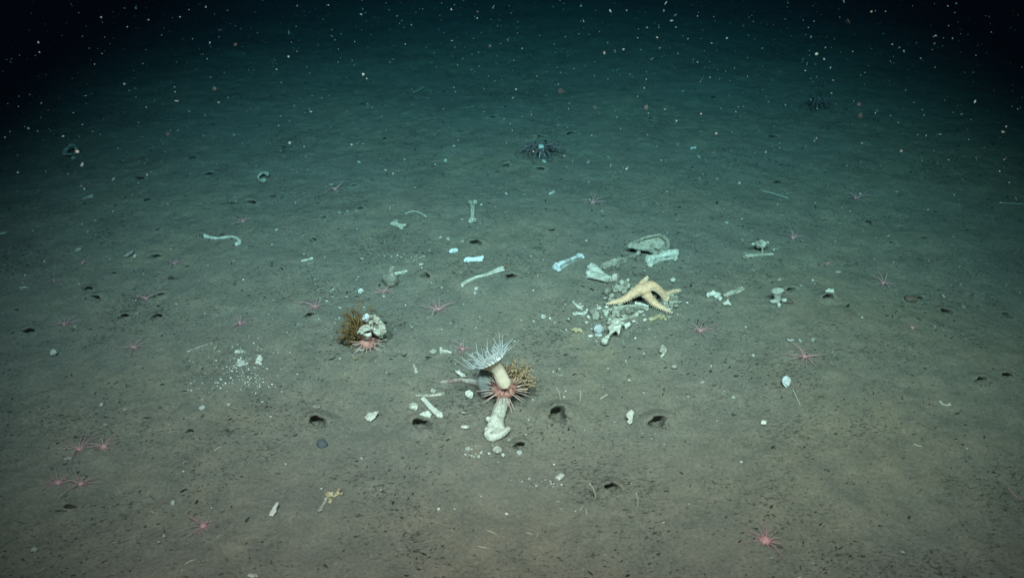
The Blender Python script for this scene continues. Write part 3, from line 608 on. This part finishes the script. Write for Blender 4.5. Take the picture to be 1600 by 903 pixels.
def weed(name, base, tips, mat, label, cat, n, w, seed, droop=0.25, loose=0.16):
    rr = random.Random(seed); mb = MB()
    for k in range(n):
        t = Vector(rr.choice(tips)); t = t + Vector([rr.gauss(0, loose * (t - base).length) for _ in range(3)])
        b_ = base + Vector([rr.gauss(0, w * 2.5) for _ in range(3)]); mid_ = b_.lerp(t, 0.55) + Vector((rr.gauss(0, w * 2), rr.gauss(0, w * 2), rr.uniform(0, 1) * droop * (t - b_).length))
        ww = w * rr.uniform(0.5, 1.2)
        mb.loft([b_, mid_, t], [ww * 0.7, ww, ww * 0.25], [ww * 0.3, ww * 0.25, ww * 0.1], seg=5, n=7, up=(rr.gauss(0, 1), rr.gauss(0, 1), 0.5))
        for j in range(3):                           # side lobes
            f = rr.uniform(0.35, 0.95); q = mid_.lerp(t, f); d = Vector([rr.gauss(0, 1) for _ in range(3)]).normalized() * ww * rr.uniform(2.5, 5)
            mb.loft([q, q + d * 0.6 + Vector((0, 0, ww)), q + d], [ww * 0.5, ww * 0.55, ww * 0.15], [ww * 0.2, ww * 0.2, ww * .1], seg=4)
    return solid(name, mb, mat, base, label, cat)
weed('brown_seaweed', hp(560, 525), [hp(533, 520), hp(538, 508), hp(548, 500), hp(553, 492), hp(545, 530), hp(560, 492), hp(536, 527), hp(552, 512), hp(566, 493), hp(557, 535), hp(548, 540), hp(562, 504)], WEED, 'ragged brown weed tangled on the left of the bone heap', 'seaweed', 140, 1.4 * m, 5, 0.3, 0.3)
weed('weed_strand', hp(556, 492), [hp(541, 480)], WEED, 'thin brown strand curling up from the heap top', 'seaweed', 2, 0.8 * m, 8)
weed('weed_strand', hp(579, 496), [hp(583, 480)], WEED, 'upright brown strand standing behind the skull piece', 'seaweed', 2, 0.8 * m, 9)
weed('weed_strand', px(590, 556, 2 * m), [px(574, 568, 2 * m)], WEED, 'dark drooping strand on mud right of the heap foot', 'seaweed', 2, 0.6 * m, 12)
weed('weed_scrap', px(560, 559, 2 * m), [px(554, 562, 3 * m), px(566, 556, 3 * m)], BONE_Y, 'yellow scraps of hydroid in front of the weedy heap', 'hydroid', 7, 0.9 * m, 10)
mb = MB().blob(px(540, 534, 5 * m), (9 * m, 7 * m, 6 * m)); solid('stone', mb, DEBRIS, px(540, 534), 'black lump tucked under the brown weed', 'stone', rough=[(2 * m, 80)])

# ================================================================== flared bone, urchin, tan tuft and the tall white anemone
CB = px(786, 628); m = mpp(786, 628); yc = CB.y
def cpn(u, v, dy=0.0): return at(u, v, yc + dy * m)
mb = MB()
mb.loft([px(790, 622, 14 * m), px(783, 635, 13 * m), px(777, 650, 10 * m), px(774, 664, 8 * m), px(774, 677, 6 * m)], np.array([9, 9.5, 10, 12.5, 16]) * m, np.array([8, 8, 8, 8, 6]) * m, n=24, seg=18, ridge=0.1, ph=1.0)
mb.loft([px(759, 676, 6 * m), px(766, 684, 5 * m), px(777, 681, 5 * m), px(787, 676, 6 * m), px(796, 669, 7 * m)], np.array([4, 6, 6, 5.5, 3.6]) * m, n=16, seg=10)
mb.blob(px(762, 672, 7 * m), (5 * m, 5 * m, 6 * m)).blob(px(763, 655, 9 * m), (4 * m, 4 * m, 5 * m)).blob(px(765, 686, 3 * m), (5 * m, 4 * m, 4 * m))
solid('flared_bone', mb, BONE_W, CB, 'large flared limb bone pointing at the viewer under the urchin', 'bone', None, 0.85 * m, 3, [(0.6 * m, 50), (0.3 * m, 170), (0.3 * m, 400)])
urchin(cpn(788, 607, -2), 19 * m, 98, 19 * m, 28 * m, 'orange pink urchin with pale spines under the tall anemone', 4)
weed('hydroid_tuft', cpn(793, 606, 8), [cpn(803, 567, 10), cpn(815, 573, 14), cpn(824, 580, 10), cpn(829, 588, 10), cpn(827, 598, 6), cpn(808, 578, 4), cpn(812, 592, 0), cpn(797, 575, 10)], TUFT, 'feathery tan hydroid tuft fanning out behind the urchin', 'hydroid', 95, 2.1 * m, 6, 0.08, 0.23)
mb = MB(); mb.loft([cpn(763, 616, -2), cpn(758, 606, -2), cpn(757, 593, -2), cpn(760, 581, -2), cpn(764, 574, -2)], np.array([5, 10, 12, 10, 5.5]) * m, np.array([4, 8, 9, 8, 5]) * m, n=14, seg=18, up=(0, 1, 0))
solid('grey_sponge', mb, GREYSQ, cpn(764, 612, 4), 'smooth translucent grey sponge behind the white anemone column', 'sponge')
weed('weed_strand', cpn(768, 606, -6), [cpn(757, 577, -4)], WEED, 'thin brown strand arching over the grey sponge', 'seaweed', 2, 0.8 * m, 13)

A0 = cpn(789, 606, -16); ae = empty('white_anemone', A0); tag(ae, 'tall cream anemone with crown of bluish white tentacles', 'sea anemone')
axis = Vector((-0.46, 0.27, 0.82)).normalized(); c_top = cpn(767, 563, -10)
mb = MB(); seg, rings = 32, 20
path = catmull([cpn(791, 604, -18), cpn(788, 598, -17), cpn(783.5, 589, -15), cpn(778, 579, -13), c_top - axis * 7 * m, c_top], rings)
rad = np.interp(np.linspace(0, 1, rings), [0, 0.08, 0.22, 0.45, 0.62, 0.78, 0.9, 1.0], [7.5, 10.5, 11, 9.5, 9.5, 13.5, 20.5, 25.5]) * m
T = np.gradient(path, axis=0)
for i in range(rings):
    t = Vector(T[i]).normalized(); k = (i / (rings - 1)) ** 2; t = t.lerp(axis, k).normalized()
    a_ = t.cross(Vector((0, 1, 0))).normalized(); b_ = a_.cross(t)
    for j in range(seg):
        g = 2 * math.pi * j / seg; rr = rad[i] * (1 + 0.02 * math.sin(9 * g) + 0.02 * math.sin(3 * g + i * .4))
        mb.v.append(tuple(Vector(path[i]) + a_ * rr * math.cos(g) + b_ * rr * math.sin(g)))
for i in range(rings - 1):
    for j in range(seg):
        j2 = (j + 1) % seg; mb.f.append((i * seg + j, i * seg + j2, (i + 1) * seg + j2, (i + 1) * seg + j))
mb.f.append(tuple(range(seg)))
solid('column', mb, COLUMN, A0, parent=ae, rough=[(0.7 * m, 55), (0.5 * m, 150)])
a_ = axis.cross(Vector((0, 1, 0))).normalized(); b_ = a_.cross(axis); Mx = Matrix((a_, b_, axis)).transposed()
mb = MB().blob(c_top, (24.5 * m, 24.5 * m, 4 * m), 32, 8, rot=Mx); solid('oral_disc', mb, DISC, c_top, parent=ae)
rr = random.Random(21)
for k in range(56):
    g = k * 2 * math.pi / 28 + rr.uniform(-.12, .12); inner = k >= 28
    rad_ = (20 if inner else 24.5) * m; L = rr.choice([10, 13, 16, 19, 22, 25]) * rr.uniform(.9, 1.05) * m
    out = a_ * math.cos(g) + b_ * math.sin(g); p0 = c_top + out * rad_ + axis * (1.5 if inner else 0.5) * m
    front = max(0.0, -out.y)                       # those on the viewer's side are held up, the others lean out
    d = (out * ((0.4 if inner else 0.8) - 0.4 * front) + axis * (1.1 if inner else 0.5 + 0.6 * front) + Vector((rr.gauss(0, .2), rr.gauss(0, .2), rr.gauss(0, .2)))).normalized()
    bend = (axis * 0.15 + Vector((rr.gauss(0, .45), rr.gauss(0, .45), rr.gauss(0, .45)))) * L * 0.6
    s_ = MB().loft([p0 - d * 0.5 * m, p0 + d * L * 0.5, p0 + d * L + bend], np.array([1.15, 0.8, 0.3]) * m, seg=6, n=7)
    solid('tentacle', s_, TENT, p0, parent=ae)

# ================================================================== the cream sea star lying over the bone pile
SB = px(1004, 474); m = mpp(1004, 474)
def sp_(u, v, dy=0.0): return at(u, v, SB.y + dy * m)
C0 = sp_(1004, 452)
arms = [([C0, sp_(993, 456, -2), px(976, 467, 12 * m), px(960, 472, 7 * m), px(946, 475, 6 * m)], [14, 13, 9.5, 6, 1.4]),
        ([C0, sp_(1011, 460, -5), px(1022, 473, 9 * m), px(1037, 482, 5 * m), px(1052, 489, 4 * m)], [14, 12.5, 10, 6, 1.4]),
        ([C0, sp_(1018, 446, 4), sp_(1030, 453, 4), px(1040, 465, 10 * m), px(1046, 467, 9 * m)], [14, 13, 11, 8, 4]),
        ([C0, sp_(1022, 448, 12), px(1040, 459, 9 * m), px(1053, 455, 5 * m), px(1064, 453, 4 * m)], [12, 11, 8, 5.5, 2.2]),
        ([C0, sp_(1004, 444, 10), sp_(1007, 438, 18), sp_(1012, 432, 22)], [12, 10, 5, 2.2])]
mb = MB()
for P, r in arms: mb.loft(P, np.array(r) * m * 0.68, np.array(r) * m * 0.5, n=26, seg=14)
mb.blob(C0, (14 * m, 12 * m, 8.5 * m), 18, 10)
star = solid('sea_star', mb, STAR, C0, 'large cream orange sea star draped over the bone pile', 'sea star', None, 0.85 * m, 4, [(0.3 * m, 140), (0.3 * m, 330)])
fr = MB(); rr = random.Random(5)
for P, r in arms:
    Q = catmull([tuple(p) for p in P], 46); ra = np.interp(np.linspace(0, 1, 46), np.linspace(0, 1, len(r)), r) * m * 0.68; T = np.gradient(Q, axis=0)
    for i in range(8, 46, 2):
        t = Vector(T[i]).normalized(); sd = t.cross(Vector((0, 0, 1))).normalized(); up = sd.cross(t)
        for s_ in (-1, 1):
            b0 = Vector(Q[i]) + sd * s_ * ra[i] * 0.9 - up * ra[i] * 0.25
            fr.cone(b0, b0 + sd * s_ * 2.8 * m - up * 2.4 * m + t * rr.uniform(-.8, .8) * m, 0.85 * m)
        for _ in range(2):                               # dorsal granules
            g = rr.uniform(-1, 1); b0 = Vector(Q[i]) + sd * g * ra[i] * 0.75 + up * ra[i] * 0.6 * math.sqrt(1 - 0.56 * g * g) * 0.95
            fr.cone(b0, b0 + up * 1.3 * m, 0.6 * m)
fo = solid('spine_fringe', fr, STAR_S, C0, parent=star); fo.location = (0, 0, 0)

# ================================================================== pink anemones: a small body and thin spreading tentacles
TV = []
for k in range(8):
    rr = random.Random(100 + k); lift = [0.5, 0.25, 0.1, 0.75, 0.35, 0.15, 0.55, 0.05][k]; bend = rr.uniform(-.6, .6)
    P = [(0, 0, 0), (0.3, bend * 0.25, 0.10 + lift * 0.42), (0.65, bend * 0.6, 0.08 + lift * 0.62), (1.0, bend, 0.03 + lift * (0.35 if k % 2 else 0.8))]
    TV.append(MB().loft(P, [0.036, 0.03, 0.022, 0.009], seg=6, n=12).mesh('tentacle'))
    TV[-1].materials.append(PINK_T)
BV = MB().blob((0, 0, 0.35), (1, 1, 0.62), 16, 9).blob((0, 0, 0.85), (0.55, 0.55, 0.35), 12, 7).blob((0, 0, 1.05), (0.22, 0.22, 0.2), 10, 6).mesh('body', (0, 0, 0), 0.09, 2, [(0.07, 3)])
BV.materials.append(PINK)
PINKS = [(492, 480, 4, 26, 15, 'pink anemone arching over a small burrow, behind the weedy heap'), (599, 456, 4, 16, 12, 'dusky pink anemone in front of the grey cup sponge'),
         (685, 484, 5, 22, 16, 'bright pink anemone with a white bone stub at its left side'), (723, 546, 4, 14, 14, 'small pink anemone left behind the tall white anemone'),
         (375, 506, 3.5, 19, 12, 'flat pink anemone behind the crumbling white bones'), (210, 543, 4, 20, 13, 'pale pink anemone with white centre left of the twig like bone'),
         (228, 467, 4, 20, 11, 'whitish pink anemone beside two dark burrow slots'), (101, 507, 4, 15, 12, 'pink anemone with white base on the far left mud'),
         (124, 702, 4.5, 29, 11, 'pale pink anemone, rear left of the four clustered ones'), (163, 698, 6, 26, 15, 'rosy pink anemone, rear right of the four clustered ones'),
         (92, 754, 5, 24, 11, 'pale pink anemone, front left of the four clustered ones'), (127, 756, 5, 28, 14, 'shadowed pink anemone, front right of the four clustered ones'),
         (318, 822, 5.5, 26, 13, 'pink anemone with white spot near the front edge'), (1195, 846, 11, 24, 18, 'large pink anemone with a few very long arms, front right'),
         (1257, 558, 5, 24, 14, 'pink anemone right behind the round bluish shell'), (1094, 517, 4.5, 26, 13, 'lilac pink anemone in front right of the bone pile'),
         (1380, 443, 4.5, 22, 13, 'pink anemone with a white pebble under its front, right side'), (1238, 372, 4, 22, 10, 'dim pink anemone right of the lacy vertebra'),
         (1337, 310, 4, 22, 10, 'faint pink anemone in the dim right background'), (926, 317, 4.5, 14, 12, 'deep pink anemone between feather star and shoulder blade'),
         (380, 346, 3.5, 15, 10, 'faint pink anemone behind the hooked bone'), (523, 296, 4, 13, 9, 'faint pink anemone well left of the dumbbell bone'),
         (273, 412, 3, 13, 10, 'dim pale pink anemone right of two dark holes, far left'), (129, 411, 2.5, 13, 8, 'very faint pink anemone in the dim far left'),
         (85, 439, 2.5, 9, 8, 'tiny red pink anemone on the dim left mud'), (1292, 412, 2.5, 11, 7, 'tiny faint pink anemone behind a lone white chip, right'),
         (1425, 512, 4, 7, 8, 'small pink white button anemone on the right mud')]
for i, (u, v, core, spread, n, lab) in enumerate(PINKS):
    rr = random.Random(300 + i); m = mpp(u, v); p = px(u, v + 1, -0.25 * core * m)
    e = empty('pink_anemone', p); tag(e, lab, 'sea anemone', 'pink anemones scattered over the mud')
    b_ = link('body', BV, None, e); s_ = core * m * 0.85; b_.scale = (s_, s_, s_); b_.rotation_euler = (0, 0, rr.uniform(0, 6))
    n += 4
    for k in range(n):
        g = 2 * math.pi * k / n + rr.uniform(-.3, .3); L = spread * m * rr.choice([0.4, 0.55, 0.7, 0.9, 1.15, 1.4])
        if i == 13 and k in (7, 15, 3): L, g = {7: (60 * m, 2.46), 15: (52 * m, -0.98), 3: (34 * m, 1.2)}[k]
        t = link('tentacle', TV[7 if i == 13 and L > 33 * m else rr.randrange(8)], None, e, (math.cos(g) * s_ * 0.6, math.sin(g) * s_ * 0.6, s_ * 0.5))
        w = 0.66 * m / (0.036 * L)
        w = min(max(w, 0.35), 2.6)
        t.scale = (L, L * w, L * min(w, 1.15) * (0.75 if i != 13 else min(1, 22 * m / L))); t.rotation_euler = (rr.gauss(0, .5) if L < 33 * m else 0, rr.uniform(-.15, .12) if L < 33 * m else 0, g)

# ================================================================== feather stars, sponge, worm tubes, stones
def feather_star(u, v, spread, n, label, seed, cm=None):
    rr = random.Random(seed); m = mpp(u, v); p = px(u, v + 6); e = empty('feather_star', p); tag(e, label, 'feather star')
    c = p + Vector((0, 0, 12 * m)); mb = MB().blob(c + Vector((0, 0, 2 * m)), (5.5 * m, 5.5 * m, 5 * m)).blob(c - Vector((0, 0, 6 * m)), (2.5 * m, 2.5 * m, 7 * m))
    for k in range(7):
        g = k * 0.9; mb.loft([c, c + Vector((math.cos(g) * 6 * m, math.sin(g) * 6 * m, -3 * m)), c + Vector((math.cos(g) * 13 * m, math.sin(g) * 13 * m, -11 * m))], np.array([1.3, 1.1, .5]) * m, seg=5, n=6)
    solid('centre', mb, cm or FEATHC, c, parent=e)
    for k in range(n):
        g = 2 * math.pi * (k + rr.uniform(-.9, .9)) / n; L = spread * m * rr.uniform(0.35, 1.15); d = Vector((math.cos(g), math.sin(g), 0)); z = rr.uniform(0, 9) * m
        P = [c, c + d * L * 0.4 + Vector((0, 0, z)), c + d * L * 0.75 + Vector((0, 0, z * 0.5)), c + d * L + Vector((0, 0, -7 * m))]
        a = MB().loft(P, np.array([1.0, 0.9, 0.8, .4]) * m, seg=5, n=12); Q = catmull([tuple(x) for x in P], 14)
        for j in range(3, 14):
            for s_ in (-1, 1):
                q = Vector(Q[j]); sd = Vector((-d.y, d.x, 0)) * s_; a.cone(q, q + sd * 4.2 * m + d * 2 * m - Vector((0, 0, rr.uniform(-1, 3) * m)), 0.5 * m, 3)
        solid('arm', a, FEATH, c, parent=e)
feather_star(845, 238, 36, 24, 'pale centred feather star with dark purple banded arms', 2)
feather_star(1275, 163, 24, 13, 'dim bluish feather star in the far right background', 3, FEATHD)

m = mpp(610, 445); b0 = px(611, 446)
mb = MB(); mb.loft([at(612, 446, b0.y), at(611, 441, b0.y), at(610, 434, b0.y), at(609, 428, b0.y)], np.array([8, 11, 10, 6]) * m, n=10, seg=16, up=(0, 1, 0))
mb.loft([at(609, 430, b0.y), at(611, 422, b0.y), at(613, 415, b0.y)], np.array([4.5, 4, 4.2]) * m, np.array([3, 2.4, 2]) * m, n=8, up=(0, 1, 0)).blob(at(601, 434, b0.y), (4 * m, 4 * m, 5 * m))
solid('cup_sponge', mb, BONE_G, b0, 'grey cup sponge with a raised finger beside short white bone', 'sponge', None, 0.9 * m, 3, [(0.6 * m, 100)])
def lump(name, u, v, w, h, mat, label, cat):
    m = mpp(u, v); mb = MB().blob(px(u, v, h * 0.25 * m), (w / 2 * m, w / 2.2 * m, h * 0.55 * m), 20, 12); solid(name, mb, mat, px(u, v), label, cat, None, None, 0, [(2.0 * m, 70), (0.8 * m, 200)])
lump('stone', 503, 693, 17, 10, STONE, 'flat grey blue stone in front of the left burrow', 'stone')
lump('brown_lump', 1424, 467, 20, 9, LUMP, 'brownish mud covered lump on the right side', 'lump')
lump('brown_lump', 1232, 471, 13, 10, LUMP, 'reddish brown lump right of the hourglass vertebra', 'lump')
lump('brown_lump', 1046, 496, 7, 6, BONE_G, 'small brown pebble behind the lilac pink anemone', 'lump')
def stick(pts, r, mat, label, name='worm_tube', cat='worm tube', lift=None):
    m = mpp(*pts[0]); P = [px(u, v, (1 + (lift[i] if lift else 0)) * m) for i, (u, v) in enumerate(pts)]
    mb = MB().loft(P, np.full(len(P), r * m), seg=6, n=12); solid(name, mb, mat, P[0], label, cat)
def stand(u0, v0, u1, v1, r, mat, label, name='worm_tube', cat='worm tube'):
    b0 = px(u0, v0); m = mpp(u0, v0); mb = MB().loft([b0 - Vector((0, 0, 0.01)), at((u0 * .55 + u1 * .45) + 1.2, v0 * .5 + v1 * .5, b0.y), at(u1, v1, b0.y)], np.array([r, r, r * .6]) * m, seg=6, n=9)
    solid(name, mb, mat, b0, label, cat)
stand(932, 777, 921, 755, 1.4, TUBE, 'pale leaning worm tube left of the foreground burrow')
stand(996, 791, 994, 770, 1.5, TUBE, 'thin upright tan worm tube right of the foreground burrow')
stand(876, 624, 869, 605, 0.9, TUBE, 'fine leaning worm tube behind the widest burrow')
stand(905, 627, 907, 610, 0.9, TUBE, 'fine upright worm tube right behind the widest burrow')
stick([(938, 623), (944, 619), (950, 616)], 1.0, TUBE, 'short pale tube lying right of two fine upright tubes')
stick([(1190, 298), (1210, 303), (1232, 310)], 0.75, WHIP, 'long thin white sea whip lying in the dim right', 'sea_whip', 'sea whip')
stick([(1560, 317), (1580, 318), (1599, 319)], 0.75, WHIP, 'pale sea whip at the right edge', 'sea_whip', 'sea whip')
stick([(1238, 607), (1244, 620), (1250, 632)], 0.8, TUBE, 'fine tan tube in front of the round bluish shell')
stick([(633, 334), (645, 330), (657, 333), (666, 339)], 0.9, TUBE, 'curved tan tube behind left of the dumbbell bone')
stick([(1427, 693), (1434, 696), (1440, 697)], 0.9, TUBE, 'thin pale tube on the right foreground mud')
stick([(1574, 760), (1584, 772), (1596, 780)], 0.9, PINK_T, 'thin reddish tube at the right edge of the foreground')
stick([(335, 704), (345, 697)], 0.8, TUBE, 'thin pale tube on the left foreground mud')
stick([(645, 145), (655, 141), (663, 136)], 0.7, WHIP, 'thin greenish sea whip far behind, top middle', 'sea_whip', 'sea whip', [2, 4, 6])
stick([(787, 420), (790, 413)], 1.2, WEED, 'tiny brown weed sprig on the right tip of slender bone', 'weed_sprig', 'seaweed', [4, 9])
stand(673, 493, 679, 484, 2.2, BONE, 'short pale bone peg leaning on a pink anemone', 'bone_splinter', 'bone')

# ================================================================== small white chips one can count
CH = [(531, 481, 6), (500, 465, 4), (520, 464, 5), (541, 464, 6), (557, 437, 4), (560, 433, 4), (517, 455, 4), (525, 499, 4), (530, 497, 3), (661, 401, 6), (658, 413, 8), (648, 402, 4), (637, 409, 4),
      (627, 402, 5), (688, 371, 6), (700, 373, 5), (723, 377, 5), (530, 332, 4), (543, 330, 5), (557, 330, 4), (432, 359, 4), (475, 397, 3), (425, 382, 4), (742, 458, 4), (744, 451, 5), (849, 495, 8),
      (588, 564, 4), (531, 560, 4), (690, 449, 3), (649, 515, 3), (690, 515, 4), (600, 463, 4), (752, 706, 5), (731, 701, 8), (748, 713, 6), (770, 696, 3), (795, 687, 4), (812, 707, 8), (822, 679, 4),
      (860, 752, 5), (838, 759, 4), (828, 759, 3), (827, 748, 6), (872, 783, 5), (899, 798, 4), (872, 759, 3), (1004, 677, 3), (1024, 678, 3), (1018, 685, 4), (1038, 694, 4), (1037, 816, 4), (874, 576, 4),
      (876, 587, 6), (871, 587, 4), (884, 611, 4), (881, 620, 4), (845, 645, 4), (852, 641, 4), (978, 564, 4), (980, 568, 4), (983, 594, 5), (950, 576, 4), (1006, 614, 4), (1097, 597, 6), (826, 656, 4),
      (858, 666, 4), (1075, 620, 3), (890, 645, 6), (724, 645, 6), (1146, 621, 5), (1177, 555, 4), (1165, 511, 4), (1235, 531, 11), (1250, 532, 6), (1270, 531, 7), (1310, 425, 7), (1270, 438, 4), (1273, 443, 3),
      (1505, 479, 6), (1366, 405, 4), (1300, 550, 3), (1347, 496, 3), (1024, 527, 4), (1136, 348, 5), (1159, 342, 3), (1175, 360, 3), (158, 632, 7), (195, 640, 5), (165, 663, 6), (288, 722, 6), (106, 716, 7),
      (270, 785, 8), (54, 858, 9), (186, 769, 4), (248, 846, 6), (256, 837, 5), (316, 637, 9), (299, 610, 4), (358, 632, 6), (294, 609, 3), (276, 475, 4), (304, 508, 4), (320, 490, 3), (325, 414, 3), (211, 399, 5),
      (440, 612, 4), (565, 716, 4), (410, 628, 4), (704, 505, 3), (941, 330, 4), (820, 304, 4), (791, 303, 5), (920, 285, 4), (950, 245, 5), (709, 228, 4), (696, 251, 5), (916, 376, 5), (849, 406, 3), (830, 400, 3), (1165, 396, 4),
      (905, 517, 4), (910, 520, 4), (1032, 490, 4), (918, 530, 4), (932, 533, 4), (1006, 492, 4), (1160, 375, 4), (688, 547, 3), (601, 400, 3), (1401, 300, 4), (1086, 345, 3), (752, 320, 3), (1083, 232, 9), (1092, 245, 5), (850, 252, 6), (1410, 862, 7)]
CV = []
for k in range(10):
    rr = random.Random(40 + k); mb = MB(); n = 9
    pts = [Vector((math.cos(g) * rr.uniform(.35, .6), math.sin(g) * rr.uniform(.3, .55), rr.uniform(-.06, .06))) for g in np.linspace(0, 2 * math.pi, n, endpoint=False)]
    mb.slab(pts, (rr.uniform(-.3, .3), rr.uniform(-.3, .3), 1), 0.28); CV.append(mb.mesh('shell_chip', (0, 0, 0), 0.06, 2, [(0.08, 4)])); CV[-1].materials.append(rnd.choice([CHIP, CHIP, SHELL]))
for (u, v, w) in CH:
    m = mpp(u, v); s_ = w * 1.1 * m; word = 'tiny' if w < 4.5 else ('small' if w < 6.5 else 'fair sized')
    o = link('shell_chip', rnd.choice(CV), None, None, px(u, v, s_ * 0.2)); o.scale = (s_, s_ * rnd.uniform(.8, 1.5), s_ * rnd.uniform(.7, 1.3))
    o.rotation_euler = (rnd.uniform(-.5, .7), rnd.uniform(-.4, .4), rnd.uniform(0, 6.28)); tag(o, auto(word + ' white shell chip', u, v), 'shell chip', 'white shell chips scattered on the mud')

# ================================================================== uncountable stuff: grit, dark organic debris, marine snow
npr = np.random.default_rng(5)
def scatter(name, mat, P, size, aspect, ang, label, lift=0.0, curve=0.3, thick=0.25):
    """flat curved slivers, 3 segments each, gathered in one mesh"""
    n = len(P); t = np.array([-0.5, -0.17, 0.17, 0.5]); w = np.array([0.25, 1.0, 0.9, 0.2])
    ca, sa = np.cos(ang), np.sin(ang); L = size; cv = npr.normal(0, curve, n)
    V = np.zeros((n, 12, 3))
    for k in range(4):
        lx = t[k] * L; ly = cv * L * (t[k] ** 2 - 0.1); hw = w[k] * L * np.asarray(aspect) * 0.5
        for q, (off, zz) in enumerate(((-1, 0), (0, 1), (1, 0))):
            yy = ly + off * hw
            V[:, k * 3 + q, 0] = P[:, 0] + lx * ca - yy * sa; V[:, k * 3 + q, 1] = P[:, 1] + lx * sa + yy * ca
            V[:, k * 3 + q, 2] = zz * hw * 2 * thick + lift * L * t[k]
    Zg = Harr(V[:, :, 0].ravel(), V[:, :, 1].ravel()).reshape(n, 12); V[:, :, 2] += Zg + 0.0006
    base = np.array([[k * 3 + a, k * 3 + a + 1, (k + 1) * 3 + a + 1, (k + 1) * 3 + a] for k in range(3) for a in range(2)])
    Fq = (base[None] + (np.arange(n) * 12)[:, None, None]).reshape(-1, 4)
    me = bpy.data.meshes.new(name); me.vertices.add(n * 12); me.vertices.foreach_set('co', V.ravel())
    me.loops.add(Fq.size); me.loops.foreach_set('vertex_index', Fq.ravel().astype(np.int32)); me.polygons.add(len(Fq))
    me.polygons.foreach_set('loop_start', np.arange(0, Fq.size, 4, dtype=np.int32)); me.polygons.foreach_set('loop_total', np.full(len(Fq), 4, np.int32))
    me.update(calc_edges=True); o = link(name, me, mat); tag(o, label, name.replace('_', ' '), None, 'stuff'); return o
def spread_pts(n, x, y, clump, seed, power=1.0):
    P = np.stack([npr.uniform(-x, x, n), y[0] + (y[1] - y[0]) * npr.random(n) ** power, np.zeros(n)], 1)
    k = vnoise(P, clump, seed) * 0.6 + vnoise(P, clump * 3, seed + 1) * 0.4; return P[npr.random(n) < np.clip(0.35 + 1.3 * k, 0.06, 1)]
P = spread_pts(95000, 3.2, (0.9, 5.2), 5.0, 31, 1.3)
n = len(P); scatter('dark_debris', DEBRIS, P, np.clip(npr.lognormal(-5.6, 0.5, n), 0.0018, 0.016), npr.uniform(0.16, 0.5, n), npr.normal(0.5, 0.7, n), 'dark slivers of organic debris strewn over the mud', thick=0.4)
P = spread_pts(3600, 3.6, (0.9, 5.6), 2.2, 71, 0.9)
n = len(P); scatter('dark_twigs', DEBRIS, P, np.clip(npr.lognormal(-4.75, 0.4, n), 0.005, 0.028), npr.uniform(0.15, 0.45, n), npr.normal(0.4, 0.6, n), 'larger dark curled flakes and twigs lying on the mud', thick=0.6, curve=0.7)
P = spread_pts(6000, 3.0, (0.9, 4.5), 2.0, 51, 1.3)
n = len(P); scatter('pale_fibres', TUBE, P, np.clip(npr.lognormal(-4.9, 0.5, n), 0.003, 0.022), 0.08, npr.uniform(0, 6.28, n), 'fine pale fibres and worm tube bits on the mud', curve=0.6)
G = []
for (u, v, w, h, c) in [(372, 572, 70, 26, 90), (385, 592, 90, 34, 90), (405, 548, 60, 14, 30), (330, 600, 60, 24, 30), (640, 404, 60, 12, 26), (745, 710, 60, 16, 18), (850, 757, 60, 12, 16), (960, 500, 140, 50, 110), (620, 500, 500, 160, 60), (800, 450, 900, 220, 130), (800, 650, 900, 300, 90)]:
    for _ in range(c):
        q = px(u + npr.normal() * w / 3, v + npr.normal() * h / 3)
        if all((q - b_[0]).length > 1.3 * b_[1] for b_ in BURR): G.append(tuple(q))
G = np.array(G); n = len(G); scatter('shell_grit', CHIP, G, np.clip(npr.lognormal(-6.0, 0.45, n), 0.0012, 0.0065), npr.uniform(0.35, 1.0, n), npr.uniform(0, 6.28, n), 'fine white grit of crumbled shell and bone', thick=0.5)

def marine_snow(n):
    ico = bmesh.new(); bmesh.ops.create_icosphere(ico, subdivisions=1, radius=1); vs = np.array([v.co[:] for v in ico.verts]); fs = np.array([[v.index for v in f.verts] for f in ico.faces]); ico.free()
    P = np.stack([npr.uniform(-3.6, 3.6, n), npr.uniform(0.35, 6.5, n), npr.uniform(0.05, 2.0, n)], 1)
    dist = np.linalg.norm(P - np.array([0, 0, CAM_H]), axis=1); keep = (dist > 0.75) & ((P[:, 1] > 1.3) | (npr.random(n) < 0.35)); P = P[keep]; n = len(P)
    dd = dist[keep]; s = np.clip(npr.lognormal(-6.88, 0.5, n), 0.0004, 0.0034) * np.clip(dd / 2.2, 0.38, 1.15)
    ax = npr.normal(size=(n, 3)); ax /= np.linalg.norm(ax, axis=1)[:, None]
    st = np.where(npr.random(n) < 0.2, npr.uniform(1.4, 3.0, n), npr.uniform(0.8, 1.4, n))
    V = vs[None] * npr.uniform(0.35, 1.45, (n, len(vs), 1)); d = (V * ax[:, None]).sum(-1, keepdims=True)
    V = (V + d * ax[:, None] * (st[:, None, None] - 1)) * s[:, None, None] + P[:, None]
    Ft = (fs[None] + (np.arange(n) * len(vs))[:, None, None]).reshape(-1, 3)
    me = bpy.data.meshes.new('marine_snow'); me.vertices.add(n * len(vs)); me.vertices.foreach_set('co', V.ravel())
    me.loops.add(Ft.size); me.loops.foreach_set('vertex_index', Ft.ravel().astype(np.int32)); me.polygons.add(len(Ft))
    me.polygons.foreach_set('loop_start', np.arange(0, Ft.size, 3, dtype=np.int32)); me.polygons.foreach_set('loop_total', np.full(len(Ft), 3, np.int32))
    me.polygons.foreach_set('use_smooth', np.ones(len(Ft), bool)); me.update(calc_edges=True)
    tag(link('marine_snow', me, SNOW), 'white flecks of marine snow drifting in the dark water', 'marine snow', None, 'stuff')
marine_snow(50000)
